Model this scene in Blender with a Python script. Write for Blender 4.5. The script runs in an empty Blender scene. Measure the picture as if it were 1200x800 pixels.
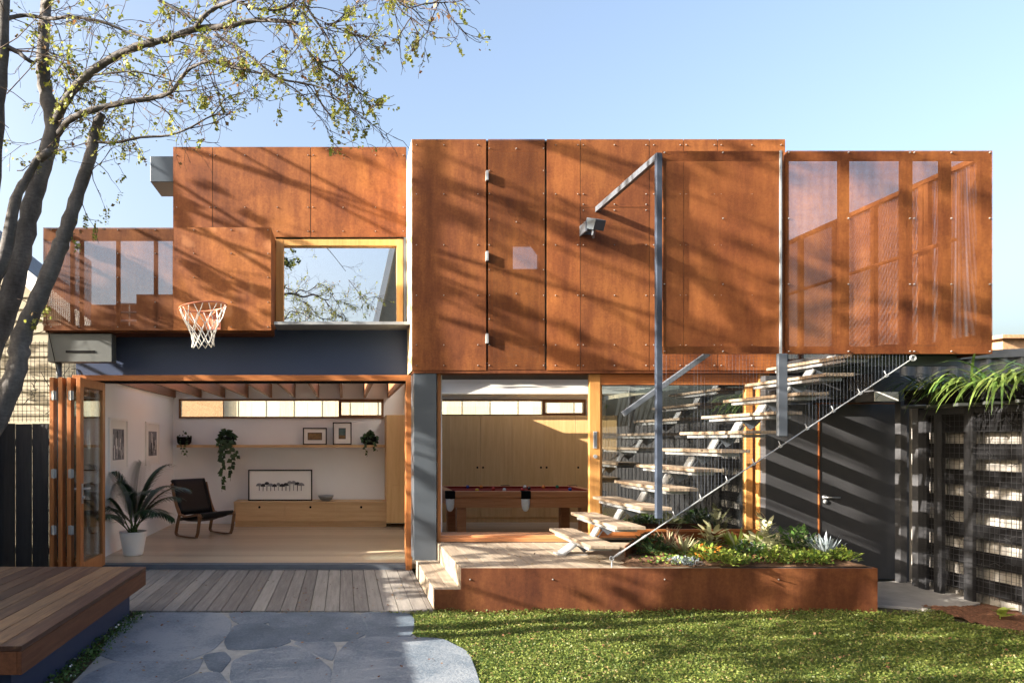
import bpy, math, random
import numpy as np
from mathutils import Vector, Matrix
random.seed(4); rng = np.random.default_rng(4)
S = bpy.context.scene; C = S.collection; R = math.radians

# ---------------------------------------------------------------- camera, sky, sun, exposure
HX, HY, F, EYE = 403.0, 516.0, 800.0, 1.58      # vanishing point and focal length measured on the 1200 x 800 photograph
cam = bpy.data.cameras.new('camera'); cam_o = bpy.data.objects.new('camera', cam); C.objects.link(cam_o)
cam.sensor_width = 36; cam.lens = 24; cam.shift_x = (600 - HX)/1200; cam.shift_y = (HY - 400)/1200
cam.clip_start = .05; cam.clip_end = 800
cam_o.location = (0, 0, EYE); cam_o.rotation_euler = (R(90), 0, 0); S.camera = cam_o
SUN = Vector((4.0, 1.0, -1.62)).normalized()
w = bpy.data.worlds.new('World'); S.world = w; w.use_nodes = True
sk = w.node_tree.nodes.new('ShaderNodeTexSky'); sk.sky_type = 'NISHITA'; sk.sun_disc = False
sk.sun_elevation = math.asin(-SUN.z); sk.sun_rotation = math.atan2(-SUN.x, -SUN.y)
sk.air_density = 1.0; sk.dust_density = 7.0; sk.ozone_density = .8
w.node_tree.links.new(sk.outputs[0], w.node_tree.nodes['Background'].inputs[0])
w.node_tree.nodes['Background'].inputs[1].default_value = .09
sl = bpy.data.lights.new('sun', 'SUN'); sl.energy = 5.0; sl.angle = R(.35); sl.color = (1, .90, .76)
so = bpy.data.objects.new('sun', sl); C.objects.link(so); so.location = (-30, -10, 15)
so.rotation_euler = SUN.to_track_quat('-Z', 'Y').to_euler()
S.view_settings.view_transform = 'Standard'; S.view_settings.look = 'None'
S.view_settings.exposure = 2.42; S.view_settings.gamma = 1.0
S.render.engine = 'CYCLES'
S.cycles.max_bounces = 9; S.cycles.diffuse_bounces = 7; S.cycles.glossy_bounces = 3
S.cycles.transmission_bounces = 4; S.cycles.transparent_max_bounces = 16
S.cycles.use_denoising = True; S.cycles.sample_clamp_indirect = 20

def at(px, py, y):
    "the point at depth y that the photograph shows at pixel (px, py)"
    return Vector(((px - HX)/F*y, y, EYE - (py - HY)/F*y))
def X(px, y): return (px - HX)/F*y
def Z(py, y): return EYE - (py - HY)/F*y

# ---------------------------------------------------------------- materials
class N:
    def __init__(s, name):
        s.m = bpy.data.materials.new(name); s.m.use_nodes = True
        s.t = s.m.node_tree; s.t.nodes.clear()
        s.out = s.n('OutputMaterial')
    def n(s, t, **k):
        x = s.t.nodes.new('ShaderNode' + t)
        for a, v in k.items(): setattr(x, a, v)
        return x
    def l(s, a, b): s.t.links.new(a, b)
    def set(s, sock, v):
        if hasattr(v, 'links'): s.l(v, sock)
        else: sock.default_value = v
    def coord(s, scale=(1, 1, 1), kind='Object'):
        c = s.n('TexCoord'); m = s.n('Mapping'); m.inputs['Scale'].default_value = scale
        s.l(c.outputs[kind], m.inputs[0]); return m.outputs[0]
    def noise(s, vec, scale, detail=4, rough=.55):
        x = s.n('TexNoise'); s.l(vec, x.inputs['Vector']); x.inputs['Scale'].default_value = scale
        x.inputs['Detail'].default_value = detail; x.inputs['Roughness'].default_value = rough; return x.outputs[0]
    def ramp(s, v, stops):
        r = s.n('ValToRGB'); e = r.color_ramp.elements
        while len(e) < len(stops): e.new(.5)
        for el, (p, c) in zip(e, stops): el.position = p; el.color = (*c, 1) if len(c) == 3 else c
        s.l(v, r.inputs[0]); return r.outputs[0]
    def math(s, op, a, b=None, c=None):
        x = s.n('Math', operation=op); s.set(x.inputs[0], a)
        if b is not None: s.set(x.inputs[1], b)
        if c is not None: s.set(x.inputs[2], c)
        return x.outputs[0]
    def mixc(s, f, a, b, mode='MIX'):
        x = s.n('Mix', data_type='RGBA', blend_type=mode); s.set(x.inputs[0], f)
        s.set(x.inputs[6], a if hasattr(a, 'links') else (*a, 1)); s.set(x.inputs[7], b if hasattr(b, 'links') else (*b, 1))
        return x.outputs[2]
    def bsdf(s, col, rough=.6, metal=0, spec=.5, bump=None, bs=.3, bd=.01):
        p = s.n('BsdfPrincipled'); s.set(p.inputs['Base Color'], col if hasattr(col, 'links') else (*col, 1))
        s.set(p.inputs['Roughness'], rough); p.inputs['Metallic'].default_value = metal
        p.inputs['Specular IOR Level'].default_value = spec
        if bump is not None:
            b = s.n('Bump'); b.inputs['Strength'].default_value = bs; b.inputs['Distance'].default_value = bd
            s.l(bump, b.inputs['Height']); s.l(b.outputs[0], p.inputs['Normal'])
        return p.outputs[0]
    def done(s, sh): s.l(sh, s.out.inputs[0]); return s.m
MT = {}
def plain(name, col, rough=.6, metal=0, spec=.5, var=.12, scale=3.0, bumpscale=None, bs=.15):
    a = N(name); v = a.coord()
    f = a.noise(v, scale, 6)
    c = a.ramp(f, [(.25, tuple(x*(1-var) for x in col)), (.75, tuple(min(1, x*(1+var)) for x in col))])
    MT[name] = a.done(a.bsdf(c, rough, metal, spec, a.noise(v, bumpscale, 3) if bumpscale else None, bs)); return MT[name]
def corten(name, holes=None, tint=(.60, .575, .53), pitch=.0135, rad=.36):
    a = N(name); v = a.coord(); t = tint
    big = a.noise(v, 1.1, 5, .6); st = a.noise(a.coord((5, 5, .8)), 1.6, 6, .65); sp = a.noise(v, 38, 3, .7); sp2 = a.noise(v, 190, 2, .6)
    f = a.math('ADD', a.math('MULTIPLY', big, .5), a.math('ADD', a.math('MULTIPLY', st, .32), a.math('MULTIPLY', sp, .18)))
    c = a.ramp(f, [(.38, (.150*t[0], .046*t[1], .019*t[2])), (.49, (.265*t[0], .096*t[1], .038*t[2])), (.61, (.44*t[0], .182*t[1], .070*t[2]))])
    c = a.mixc(a.math('MULTIPLY', a.math('GREATER_THAN', sp2, .62), .35), c, (.13, .04, .018))
    if name == 'corten_blotched':
        bl = a.ramp(a.noise(v, 3.2, 3, .5), [(.56, (0, 0, 0)), (.66, (1, 1, 1))])
        c = a.mixc(a.math('MULTIPLY', bl, .45), c, (.36, .17, .085))
    oi = a.n('ObjectInfo'); hs = a.n('HueSaturation'); a.l(c, hs.inputs['Color']); a.l(a.math('ADD', a.math('MULTIPLY', oi.outputs['Random'], .42), .79), hs.inputs['Value']); hs.inputs['Saturation'].default_value = 1.06; c = hs.outputs[0]
    run = a.ramp(a.noise(a.coord((2.2, 2.2, .5)), 1.6, 5, .65), [(.46, (1.0, 1.0, 1.0)), (.68, (.66, .60, .56))]); c = a.mixc(.8, c, run, 'MULTIPLY'); spl = a.ramp(a.noise(v, 7, 5, .7), [(.30, (.80, .74, .70)), (.46, (1, 1, 1)), (.60, (1, 1, 1)), (.74, (1.12, 1.18, 1.2))]); c = a.mixc(.8, c, spl, 'MULTIPLY')
    sh = a.bsdf(c, .74, 0, .35, sp, .18, .005)
    if holes:
        tc = a.n('TexCoord'); sx = a.n('SeparateXYZ'); a.l(tc.outputs['Object'], sx.inputs[0])
        u = sx.outputs['X' if holes == 'xz' else 'Y']; z = sx.outputs['Z']
        fu = a.math('SUBTRACT', a.math('FRACT', a.math('DIVIDE', u, pitch)), .5)
        fz = a.math('SUBTRACT', a.math('FRACT', a.math('DIVIDE', z, pitch)), .5)
        d = a.math('SQRT', a.math('ADD', a.math('MULTIPLY', fu, fu), a.math('MULTIPLY', fz, fz)))
        tr = a.n('BsdfTransparent'); mx = a.n('MixShader')
        a.l(a.math('LESS_THAN', d, rad), mx.inputs[0]); a.l(sh, mx.inputs[1]); a.l(tr.outputs[0], mx.inputs[2]); sh = mx.outputs[0]
    MT[name] = a.done(sh); return MT[name]
def wood(name, cols, axis='x', grain=9, rough=.55, island=.5, spec=.35, fine=1.0):
    a = N(name); k = {'x': (.9, 14, 14), 'y': (14, .9, 14), 'z': (14, 14, .9)}[axis]
    geo = a.n('NewGeometry'); rnd = geo.outputs['Random Per Island']
    tc = a.n('TexCoord'); mp = a.n('Mapping'); mp.inputs['Scale'].default_value = k; a.l(tc.outputs['Object'], mp.inputs[0])
    off = a.n('VectorMath', operation='ADD'); a.l(mp.outputs[0], off.inputs[0])
    cx = a.n('CombineXYZ'); a.l(a.math('MULTIPLY', rnd, 37.0), cx.inputs[0]); a.l(a.math('MULTIPLY', rnd, 91.0), cx.inputs[1]); a.l(a.math('MULTIPLY', rnd, 53.0), cx.inputs[2])
    a.l(cx.outputs[0], off.inputs[1])
    g = a.noise(off.outputs[0], grain*.25, 6, .62); g2 = a.noise(off.outputs[0], grain*1.5, 3, .6)
    f = a.math('ADD', a.math('ADD', a.math('MULTIPLY', g, .62*fine), a.math('MULTIPLY', g2, .25*fine)), a.math('ADD', a.math('MULTIPLY', rnd, island*.5), (1-.87*fine)*.5 - island*.25 + .065))
    c = a.ramp(f, [(.28, cols[0]), (.5, cols[1]), (.74, cols[2])])
    MT[name] = a.done(a.bsdf(c, rough, 0, spec, g2, .15, .004)); return MT[name]
def leafmat(name, c1, c2, trans=.35, rough=.5):
    a = N(name); geo = a.n('NewGeometry'); rr = geo.outputs['Random Per Island']
    if name == 'lawn': rr = a.math('ADD', a.math('MULTIPLY', rr, .6), a.math('MULTIPLY', a.math('SUBTRACT', a.noise(a.coord(), 2.6, 5, .65), .3), .95))
    c = a.ramp(rr, [(.1, c1), (.9, c2)])
    if name == 'lawn': c = a.mixc(a.math('MULTIPLY', a.math('GREATER_THAN', a.math('FRACT', a.math('MULTIPLY', geo.outputs['Random Per Island'], 57.0)), .93), .8), c, (.30, .22, .10))
    p = a.bsdf(c, rough, 0, .4); t = a.n('BsdfTranslucent'); a.l(c, t.inputs[0]); mx = a.n('MixShader'); mx.inputs[0].default_value = trans
    a.l(p, mx.inputs[1]); a.l(t.outputs[0], mx.inputs[2]); MT[name] = a.done(mx.outputs[0]); return MT[name]
def glass(name, refl, tint=(.9, .95, .95)):
    a = N(name); g = a.n('BsdfGlossy'); g.inputs['Roughness'].default_value = 0.0; g.inputs[0].default_value = (.95, .97, 1, 1)
    t = a.n('BsdfTransparent'); t.inputs[0].default_value = (*tint, 1)
    lw = a.n('LayerWeight'); lw.inputs[0].default_value = .25
    f = a.math('MINIMUM', a.math('ADD', a.math('MULTIPLY', lw.outputs['Fresnel'], .6), refl), 1.0)
    mx = a.n('MixShader'); a.l(f, mx.inputs[0]); a.l(t.outputs[0], mx.inputs[1]); a.l(g.outputs[0], mx.inputs[2]); MT[name] = a.done(mx.outputs[0])

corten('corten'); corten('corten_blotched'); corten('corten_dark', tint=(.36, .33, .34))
corten('mesh_front', 'xz', pitch=.0108, rad=.375); corten('mesh_side', 'yz', pitch=.0114, rad=.38); corten('mesh_shutter', 'xz', pitch=.0108, rad=.33)
plain('bolt', (.34, .33, .32), .4, .7, var=.05)
plain('galvanised', (.33, .345, .36), .42, .5, scale=9, var=.22)
plain('steel_grey', (.10, .115, .14), .45, .25, scale=5)
plain('column_paint', (.060, .072, .088), .4, .1, scale=2, var=.06)
plain('post_paint', (.030, .040, .062), .6, 0, .25, .2, 6)
corten('corten_fascia', tint=(.34, .32, .34))  # darker tint of the rusted steel for the planter fascia
plain('beam_paint', (.027, .045, .100), .5, 0, .4, .06, 2)
plain('charcoal', (.045, .046, .051), .55, 0, .4, .12, 4, 90, .1)
plain('charcoal_dark', (.013, .0135, .016), .6, 0, .4, .25, 5)
plain('black', (.008, .008, .009), .8, 0, .05)
plain('black_leather', (.006, .0065, .008), .42, 0, .2, .2, 6, 60, .25)
plain('pale_grey_metal', (.075, .082, .082), .5, .1, scale=3)
plain('pale_blue_metal', (.062, .078, .098), .4, .3, scale=2)
plain('white_wall', (.85, .87, .885), .7, 0, .3, .02, 2)
plain('white_ceiling', (.86, .85, .83), .6, 0, .3, .03, 2)
plain('white_paint', (.82, .82, .80), .5, 0, .4, .03)
plain('ceramic', (.78, .78, .77), .3, 0, .5, .04)
plain('dark_interior', (.05, .055, .06), .7)
plain('rope', (.85, .84, .80), .8, 0, .2, .06, 30)
plain('rim_red', (.62, .22, .13), .5, 0, .4, .15, 20)
plain('stone_grey', (.23, .24, .25), .6)
plain('felt', (.20, .022, .014), .9, 0, .2, .1, 40)
plain('soil', (.105, .06, .036), .95, 0, .2, .6, 30, 50, .8)
plain('mulch', (.13, .062, .036), .95, 0, .2, .6, 45, 60, .9)
plain('concrete', (.28, .27, .26), .85, 0, .3, .18, 7, 60, .2)
plain('cream_paint', (.70, .62, .46), .7, 0, .3, .08, 4)
plain('weatherboard', (.25, .225, .17), .7, 0, .3, .12, 6)
plain('slate', (.115, .13, .15), .7, 0, .3, .3, 8)
plain('tan_brick', (.42, .26, .15), .85, 0, .2, .35, 25)
plain('corrugated_grey', (.15, .165, .175), .5, .3, scale=6, var=.2)
plain('paper', (.80, .79, .75), .7, 0, .3, .02); plain('ink', (.035, .035, .04), .7, 0, .3, .4, 30); plain('ink_grey', (.22, .22, .23), .7, 0, .3, .3, 30)
plain('art_brown', (.20, .13, .06), .7, 0, .3, .5, 18); plain('art_teal', (.09, .15, .15), .7, 0, .3, .5, 18)
plain('mortar', (.25, .255, .25), .9, 0, .2, .2, 12, 80, .3)
plain('ground_soil', (.07, .06, .035), .95, 0, .2, .4, 5, 30, .6)
wood('cedar_x', ((.17, .055, .018), (.29, .105, .034), (.40, .165, .06)), 'x', rough=.4); wood('cedar_z', ((.18, .058, .018), (.30, .11, .035), (.42, .18, .062)), 'z', rough=.4); wood('cedar_y', ((.22, .072, .022), (.37, .135, .042), (.50, .21, .075)), 'y', rough=.4)
wood('cedar_light', ((.30, .135, .040), (.42, .21, .066), (.52, .30, .11)), 'z', rough=.45)
wood('rafter', ((.15, .065, .03), (.24, .105, .05), (.33, .16, .08)), 'y')
wood('batten', ((.55, .43, .26), (.66, .53, .34), (.75, .62, .42)), 'z')
wood('ply', ((.50, .285, .115), (.62, .375, .16), (.72, .47, .225)), 'z', grain=6, island=.25); wood('ply_x', ((.42, .25, .12), (.54, .34, .17), (.64, .43, .235)), 'x', grain=6, island=.25)
wood('floor_wood', ((.30, .205, .125), (.44, .32, .205), (.55, .43, .30)), 'x', rough=.28, island=.6, spec=.5)
wood('pale_paling', ((.12, .116, .11), (.20, .192, .182), (.30, .285, .27)), 'z', island=.5, rough=.7)
wood('deck_grey', ((.078, .070, .065), (.145, .132, .122), (.24, .225, .205)), 'y', island=.55, rough=.75)
wood('deck_tan', ((.13, .098, .072), (.22, .175, .13), (.32, .27, .21)), 'y', island=.4, rough=.7)
wood('tread_wood', ((.12, .082, .055), (.215, .165, .12), (.34, .28, .215)), 'y', island=.35, rough=.65)
wood('bench_wood', ((.030, .012, .008), (.062, .030, .020), (.20, .12, .062)), 'y', island=.8, rough=.5)
wood('bench_side', ((.055, .018, .008), (.10, .037, .017), (.17, .07, .032)), 'y', island=.3)
wood('table_wood', ((.36, .135, .055), (.50, .21, .09), (.62, .30, .14)), 'x', rough=.35)
wood('paling', ((.012, .012, .014), (.024, .025, .029), (.040, .040, .044)), 'z', island=.5, rough=.7)
wood('paling_grey', ((.022, .022, .023), (.043, .043, .044), (.075, .073, .071)), 'z', island=.5, rough=.7)
wood('fence_cream', ((.55, .45, .30), (.68, .58, .42), (.78, .70, .54)), 'z', island=.6, rough=.8)
wood('chair_wood', ((.10, .05, .025), (.17, .085, .042), (.25, .13, .065)), 'z', rough=.35)
glass('clear_glass', .03, (.93, .96, .95)); glass('mirror_glass', .72, (.6, .65, .68)); glass('slider_glass', .20, (.62, .66, .66)); glass('door_glass', .06, (.85, .9, .92))
leafmat('leaf_spring', (.19, .23, .036), (.36, .36, .085), .45); leafmat('leaf_bronze', (.26, .13, .06), (.20, .16, .06), .4)
leafmat('lawn', (.040, .072, .012), (.19, .225, .050), .35); leafmat('palm_leaf', (.010, .028, .012), (.030, .065, .026), .15, .35)
leafmat('dark_leaf', (.02, .045, .016), (.05, .10, .035), .2); leafmat('strap_leaf', (.055, .11, .022), (.20, .27, .07), .3, .35)
leafmat('lime_leaf', (.14, .22, .03), (.30, .36, .07), .35); leafmat('silver_leaf', (.24, .30, .34), (.36, .42, .46), .15); leafmat('pink_leaf', (.36, .20, .14), (.50, .42, .26), .3)
leafmat('cream_leaf', (.42, .44, .24), (.58, .56, .36), .3); leafmat('green_leaf', (.035, .085, .02), (.10, .19, .045), .25); leafmat('orange_flower', (.6, .16, .02), (.7, .3, .04), .2); leafmat('tree_green', (.03, .06, .015), (.09, .13, .035), .25)
def bark():
    a = N('bark'); v = a.coord((1, 1, .45)); n1 = a.noise(v, 9, 6, .65); n2 = a.noise(a.coord((1, 1, 3)), 24, 4, .6)
    c = a.ramp(a.math('ADD', a.math('MULTIPLY', n1, .7), a.math('MULTIPLY', n2, .3)), [(.3, (.040, .036, .036)), (.5, (.095, .090, .090)), (.68, (.17, .16, .155))])
    MT['bark'] = a.done(a.bsdf(c, .85, 0, .2, n1, .7, .02))
bark()
plain('twig', (.075, .055, .045), .8, 0, .2, .2, 9)
def stone():
    a = N('bluestone'); geo = a.n('NewGeometry'); v = a.coord(); n1 = a.noise(v, 2.2, 6, .65); n2 = a.noise(v, 45, 4, .7)
    f = a.math('ADD', a.math('MULTIPLY', n1, .52), a.math('ADD', a.math('MULTIPLY', n2, .32), a.math('MULTIPLY', geo.outputs['Random Per Island'], .15)))
    c = a.ramp(f, [(.37, (.050, .072, .098)), (.49, (.098, .126, .160)), (.60, (.18, .205, .235))])
    MT['bluestone'] = a.done(a.bsdf(c, .6, 0, .4, a.math('ADD', n1, n2), .5, .012))
stone()
BALLS = {'white': (.8, .8, .76), 'yellow': (.75, .45, .03), 'orange': (.75, .22, .03), 'red': (.5, .03, .02), 'blue': (.02, .06, .3), 'black': (.01, .01, .01), 'green': (.02, .16, .08)}
for k, c in BALLS.items(): plain('ball_' + k, c, .12, 0, .6, .02)

# ---------------------------------------------------------------- mesh builder
class MB:
    def __init__(s): s.v = []; s.f = []; s.m = []
    def add(s, vs, fs, mi=0):
        b = len(s.v); s.v += [tuple(p) for p in vs]
        s.f += [tuple(i + b for i in f) for f in fs]; s.m += [mi]*len(fs); return s
    def box(s, x0, x1, y0, y1, z0, z1, mi=0):
        x0, x1 = sorted((x0, x1)); y0, y1 = sorted((y0, y1)); z0, z1 = sorted((z0, z1))
        return s.add([(x0,y0,z0),(x1,y0,z0),(x1,y1,z0),(x0,y1,z0),(x0,y0,z1),(x1,y0,z1),(x1,y1,z1),(x0,y1,z1)],
            [(0,3,2,1),(4,5,6,7),(0,1,5,4),(1,2,6,5),(2,3,7,6),(3,0,4,7)], mi)
    def bar(s, p, q, w, h, up=(0, 0, 1), mi=0):
        p = Vector(p); q = Vector(q); d = (q - p).normalized(); u = Vector(up); side = d.cross(u)
        if side.length < 1e-4: side = d.cross(Vector((1, 0, 0)))
        side.normalize(); u = side.cross(d).normalized(); a = side*w/2; b = u*h/2
        vs = [p-a-b, p+a-b, p+a+b, p-a+b, q-a-b, q+a-b, q+a+b, q-a+b]
        return s.add(vs, [(0,1,2,3),(7,6,5,4),(0,4,5,1),(1,5,6,2),(2,6,7,3),(3,7,4,0)], mi)
    def tube(s, pts, r, n=8, mi=0, cap=True):
        pts = [Vector(p) for p in pts]; k = len(pts); rr = r if isinstance(r, (list, tuple)) else [r]*k
        vs = []; fs = []; u = None
        for i, p in enumerate(pts):
            d = (pts[min(i+1, k-1)] - pts[max(i-1, 0)])
            if d.length < 1e-9: d = Vector((0, 0, 1))
            d.normalize()
            if u is None: u = d.orthogonal().normalized()
            else:
                u = u - d*u.dot(d)
                u = u.normalized() if u.length > 1e-6 else d.orthogonal().normalized()
            w_ = d.cross(u)
            vs += [p + (u*math.cos(2*math.pi*j/n) + w_*math.sin(2*math.pi*j/n))*rr[i] for j in range(n)]
        for i in range(k-1):
            for j in range(n): fs.append((i*n+j, i*n+(j+1) % n, (i+1)*n+(j+1) % n, (i+1)*n+j))
        if cap: fs.append(tuple(range(n-1, -1, -1))); fs.append(tuple((k-1)*n+j for j in range(n)))
        return s.add(vs, fs, mi)
    def cyl(s, c, r, h, n=16, axis='z', mi=0):
        c = Vector(c); d = {'x': Vector((1,0,0)), 'y': Vector((0,1,0)), 'z': Vector((0,0,1))}[axis]
        return s.tube([c, c + d*h], r, n, mi)
    def lathe(s, prof, c, n=24, mi=0):
        vs = []; fs = []
        for r, z in prof: vs += [(c[0]+r*math.cos(2*math.pi*j/n), c[1]+r*math.sin(2*math.pi*j/n), c[2]+z) for j in range(n)]
        for i in range(len(prof)-1):
            for j in range(n): fs.append((i*n+j, i*n+(j+1) % n, (i+1)*n+(j+1) % n, (i+1)*n+j))
        return s.add(vs, fs, mi)
    def sphere(s, c, r, nu=14, nv=9, mi=0, sq=(1, 1, 1)):
        return s.lathe_s([(r*math.sin(math.pi*i/nv), -r*math.cos(math.pi*i/nv)) for i in range(nv+1)], c, nu, mi, sq)
    def lathe_s(s, prof, c, n, mi, sq):
        vs = []; fs = []
        for r, z in prof:
            r = max(r, 1e-4)
            vs += [(c[0]+sq[0]*r*math.cos(2*math.pi*j/n), c[1]+sq[1]*r*math.sin(2*math.pi*j/n), c[2]+sq[2]*z) for j in range(n)]
        for i in range(len(prof)-1):
            for j in range(n): fs.append((i*n+j, i*n+(j+1) % n, (i+1)*n+(j+1) % n, (i+1)*n+j))
        return s.add(vs, fs, mi)
    def prism(s, poly, a, b, plane='xy', mi=0):
        "polygon in the given plane pushed from a to b along the third axis"
        P = {'xy': lambda u, v, t: (u, v, t), 'xz': lambda u, v, t: (u, t, v), 'yz': lambda u, v, t: (t, u, v)}[plane]
        n = len(poly); ar = sum(poly[i][0]*poly[(i+1) % n][1] - poly[(i+1) % n][0]*poly[i][1] for i in range(n))
        if (ar < 0) != (plane == 'xz'): poly = poly[::-1]
        if b < a: a, b = b, a
        vs = [P(u, v, a) for u, v in poly] + [P(u, v, b) for u, v in poly]
        fs = [tuple(range(n-1, -1, -1)), tuple(range(n, 2*n))] + [(i, (i+1) % n, n+(i+1) % n, n+i) for i in range(n)]
        return s.add(vs, fs, mi)
    def build(s, name, mats, parent=None, smooth=False, bevel=0, origin=None):
        me = bpy.data.meshes.new(name)
        off = Vector((0, 0, 0))
        root = parent
        while root is not None and root.parent is not None: root = root.parent
        if root is not None: off = root.location
        elif origin is not None: off = Vector(origin)
        elif origin is None and s.v:
            A = np.array(s.v); mn = A.min(0); mx = A.max(0); off = Vector(((mn[0]+mx[0])/2, (mn[1]+mx[1])/2, mn[2]))
        me.from_pydata([(p[0]-off.x, p[1]-off.y, p[2]-off.z) for p in s.v], [], s.f)
        mats = [mats] if isinstance(mats, str) else mats
        for m in mats: me.materials.append(MT[m])
        if len(mats) > 1: me.polygons.foreach_set('material_index', s.m)
        if smooth: me.polygons.foreach_set('use_smooth', [True]*len(me.polygons))
        me.update()
        o = bpy.data.objects.new(name, me); C.objects.link(o)
        if parent is None: o.location = off
        else: o.parent = parent
        if bevel:
            b = o.modifiers.new('bevel', 'BEVEL'); b.width = bevel; b.segments = 2; b.limit_method = 'ANGLE'
        return o
def tag(o, label, cat, group=None):
    o['label'] = label; o['category'] = cat
    if group: o['group'] = group
    return o
def thing(name, label, cat, loc, group=None):
    o = bpy.data.objects.new(name, None); C.objects.link(o); o.location = loc; o.empty_display_size = .1
    return tag(o, label, cat, group)
def struct(o, kind='structure'): o['kind'] = kind; return o
def copy_thing(o, loc, label, rotz=None, scale=None):
    r = o.copy(); C.objects.link(r); r.location = loc; r['label'] = label
    if rotz is not None: r.rotation_euler = (0, 0, rotz)
    if scale: r.scale = (scale,)*3
    for ch in list(o.children):
        c = ch.copy(); C.objects.link(c); c.parent = r
        for g in list(ch.children):
            d = g.copy(); C.objects.link(d); d.parent = c
    return r
# ---------------------------------------------------------------- ground
g = MB(); g.box(-60, 60, -60, 70, -.6, -.10); struct(g.build('ground', 'ground_soil'))

# ---------------------------------------------------------------- the house
house = thing('house', 'two storey house clad in rusted steel sheets with an open timber living room below', 'house', (0, 8.7, 0))
DL, DB, DW, DM, DS = 8.90, 8.20, 8.73, 8.35, 6.65     # upper left wall, big box front, glazing line, left terrace screen, front screens
def part(mb, name, mats, parent=None, **k): return mb.build(name, mats, parent or house, **k)
def bolts(mb, pts, y, mi=1):
    for x, z in pts:
        mb.tube([(x, y, z), (x, y-.006, z), (x, y-.013, z)], [.0075, .007, .0035], 7, mi)
def panel(x0, x1, z0, z1, y, cols, rows, mat='corten', name='cladding_panel'):
    m = MB(); m.box(x0+.004, x1-.004, y, y+.006, z0+.003, z1-.003)
    bolts(m, [(c, r) for c in cols for r in rows], y)
    return part(m, name, [mat, 'bolt'])
# upper left wall
zt, zb = Z(172, DL), Z(278, DL)
rows = [Z(v, DL) for v in (182, 243, 271)]
for a, b, cs in ((202.5, 249, (207, 246)), (249, 364, (252, 287, 325, 361)), (364, 476, (367, 402, 440, 472.5))):
    panel(X(a, DL), X(b, DL), zb, zt, DL, [X(c, DL) for c in cs], rows)
m = MB(); m.box(X(202.5, DL), X(323, DL), DL, DL+.006, 2.95, zb-.003); part(m, 'cladding_panel', ['corten', 'bolt'])
xl, xw0, xw1, xr = X(202.5, DL)+.01, X(323, DL), X(472.5, DL), .815
m = MB(); m.box(xl, xw0, DL+.012, DL+.16, 2.42, zt-.02); m.box(xw0, xr, DL+.012, DL+.16, zb+.005, zt-.02)
m.box(xl, xr, DL+.78, DL+.88, 2.42, zt-.02); m.box(xl, xl+.1, DL+.16, DL+.78, 2.42, zt-.02); m.box(xl, xr, DL+.01, DL+.88, zt-.018, zt-.004)
m.box(xw0-.1, xr, DL+.012, DL+.16, 2.42, 3.02)
part(m, 'upper_wall', 'dark_interior')
# picture window
zw1, zw0 = Z(281, DL), Z(385, DL)
wf = MB(); fw = .085
wf.box(xw0+.006, xw0+.02+fw, DL-.035, DL+.09, zw0+.004, zw1); wf.box(xw1-fw, xw1, DL-.035, DL+.09, zw0+.004, zw1)
wf.box(xw0+.02+fw, xw1-fw, DL-.033, DL+.088, zw1-fw, zw1-.002); wf.box(xw0+.02+fw, xw1-fw, DL-.033, DL+.088, zw0+.004, zw0+.03)
win = part(wf, 'window', 'cedar_light', bevel=.004)
m = MB(); m.box(xw0+.09, xw1-.07, DL+.03, DL+.038, zw0+.02, zw1-.07); m.build('glass', 'mirror_glass', win)
m = MB(); m.box(X(318, DM)+.03, .812, DM+.02, DL-.003, zw0-.035, zw0); m.build('sill', 'galvanised', win)
m = MB(); m.box(xw1+.004, xw1+.035, DL-.07, DL+.1, zw0+.004, zw1+.01); m.box(xw1+.05, .806, DL-.02, DL+.1, zw0+.004, zw1); m.build('reveal', 'steel_grey', win)
# awning box on the far left
m = MB(); a0 = at(176, 183, 8.95); m.box(a0.x, X(202, 8.95)+.02, 8.95, 9.5, Z(213, 8.95), a0.z); part(m, 'roof_awning', 'pale_blue_metal', bevel=.006)
# left terrace: front screen, returns, floor, far parapet
sx0, sx1 = X(50.5, DM), X(317.5, DM); sz1, sz0 = Z(266.5, DM), Z(387, DM)
brk = X(203, DM)
ROW = [Z(v, DM) for v in (269.5, 297, 325, 354, 383)]
m = MB(); m.box(sx0, brk, DM, DM+.004, sz0, sz1); bolts(m, [(X(c, DM), r) for c in (60, 93, 138, 182) for r in ROW], DM); part(m, 'screen_panel', ['mesh_front', 'bolt'])
m = MB(); m.box(brk+.004, sx1, DM, DM+.004, sz0, sz1); bolts(m, [(X(c, DM), r) for c in (227, 271, 314) for r in ROW], DM); part(m, 'screen_panel', ['corten_blotched', 'bolt'])
m = MB(); m.box(sx0, sx0+.004, DM+.006, 9.95, sz0, sz1); part(m, 'screen_return', 'mesh_side')
m = MB(); m.box(sx1-.006, sx1, DM+.006, DL-.003, sz0, sz1); part(m, 'screen_return', 'corten')
fr = MB()
for c in (84, 95, 138, 182): fr.box(X(c, DM)-.022, X(c, DM)+.022, DM+.008, DM+.05, sz0+.06, sz1-.16)
fr.box(sx0+.01, sx1-.01, DM+.007, DM+.05, sz1-.155, sz1-.01); fr.box(sx0+.01, sx1-.01, DM+.007, DM+.06, sz0, sz0+.06)
part(fr, 'screen_frame', 'corten')
m = MB(); m.box(sx0+.006, xl, DM+.05, 9.95, sz0-.015, sz0+.04); m.box(xl, sx1-.01, DM+.05, DL-.01, sz0-.015, sz0+.04); part(m, 'terrace_floor', 'corten_dark')
m = MB(); m.box(sx0+.01, xl, 9.9, 9.96, sz0+.04, Z(357, 9.9)); m.box(X(165, 9.5), xl, 9.3, 9.36, sz0+.04, Z(345, 9.3)); part(m, 'parapet', 'corten')
rl = MB()
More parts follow.
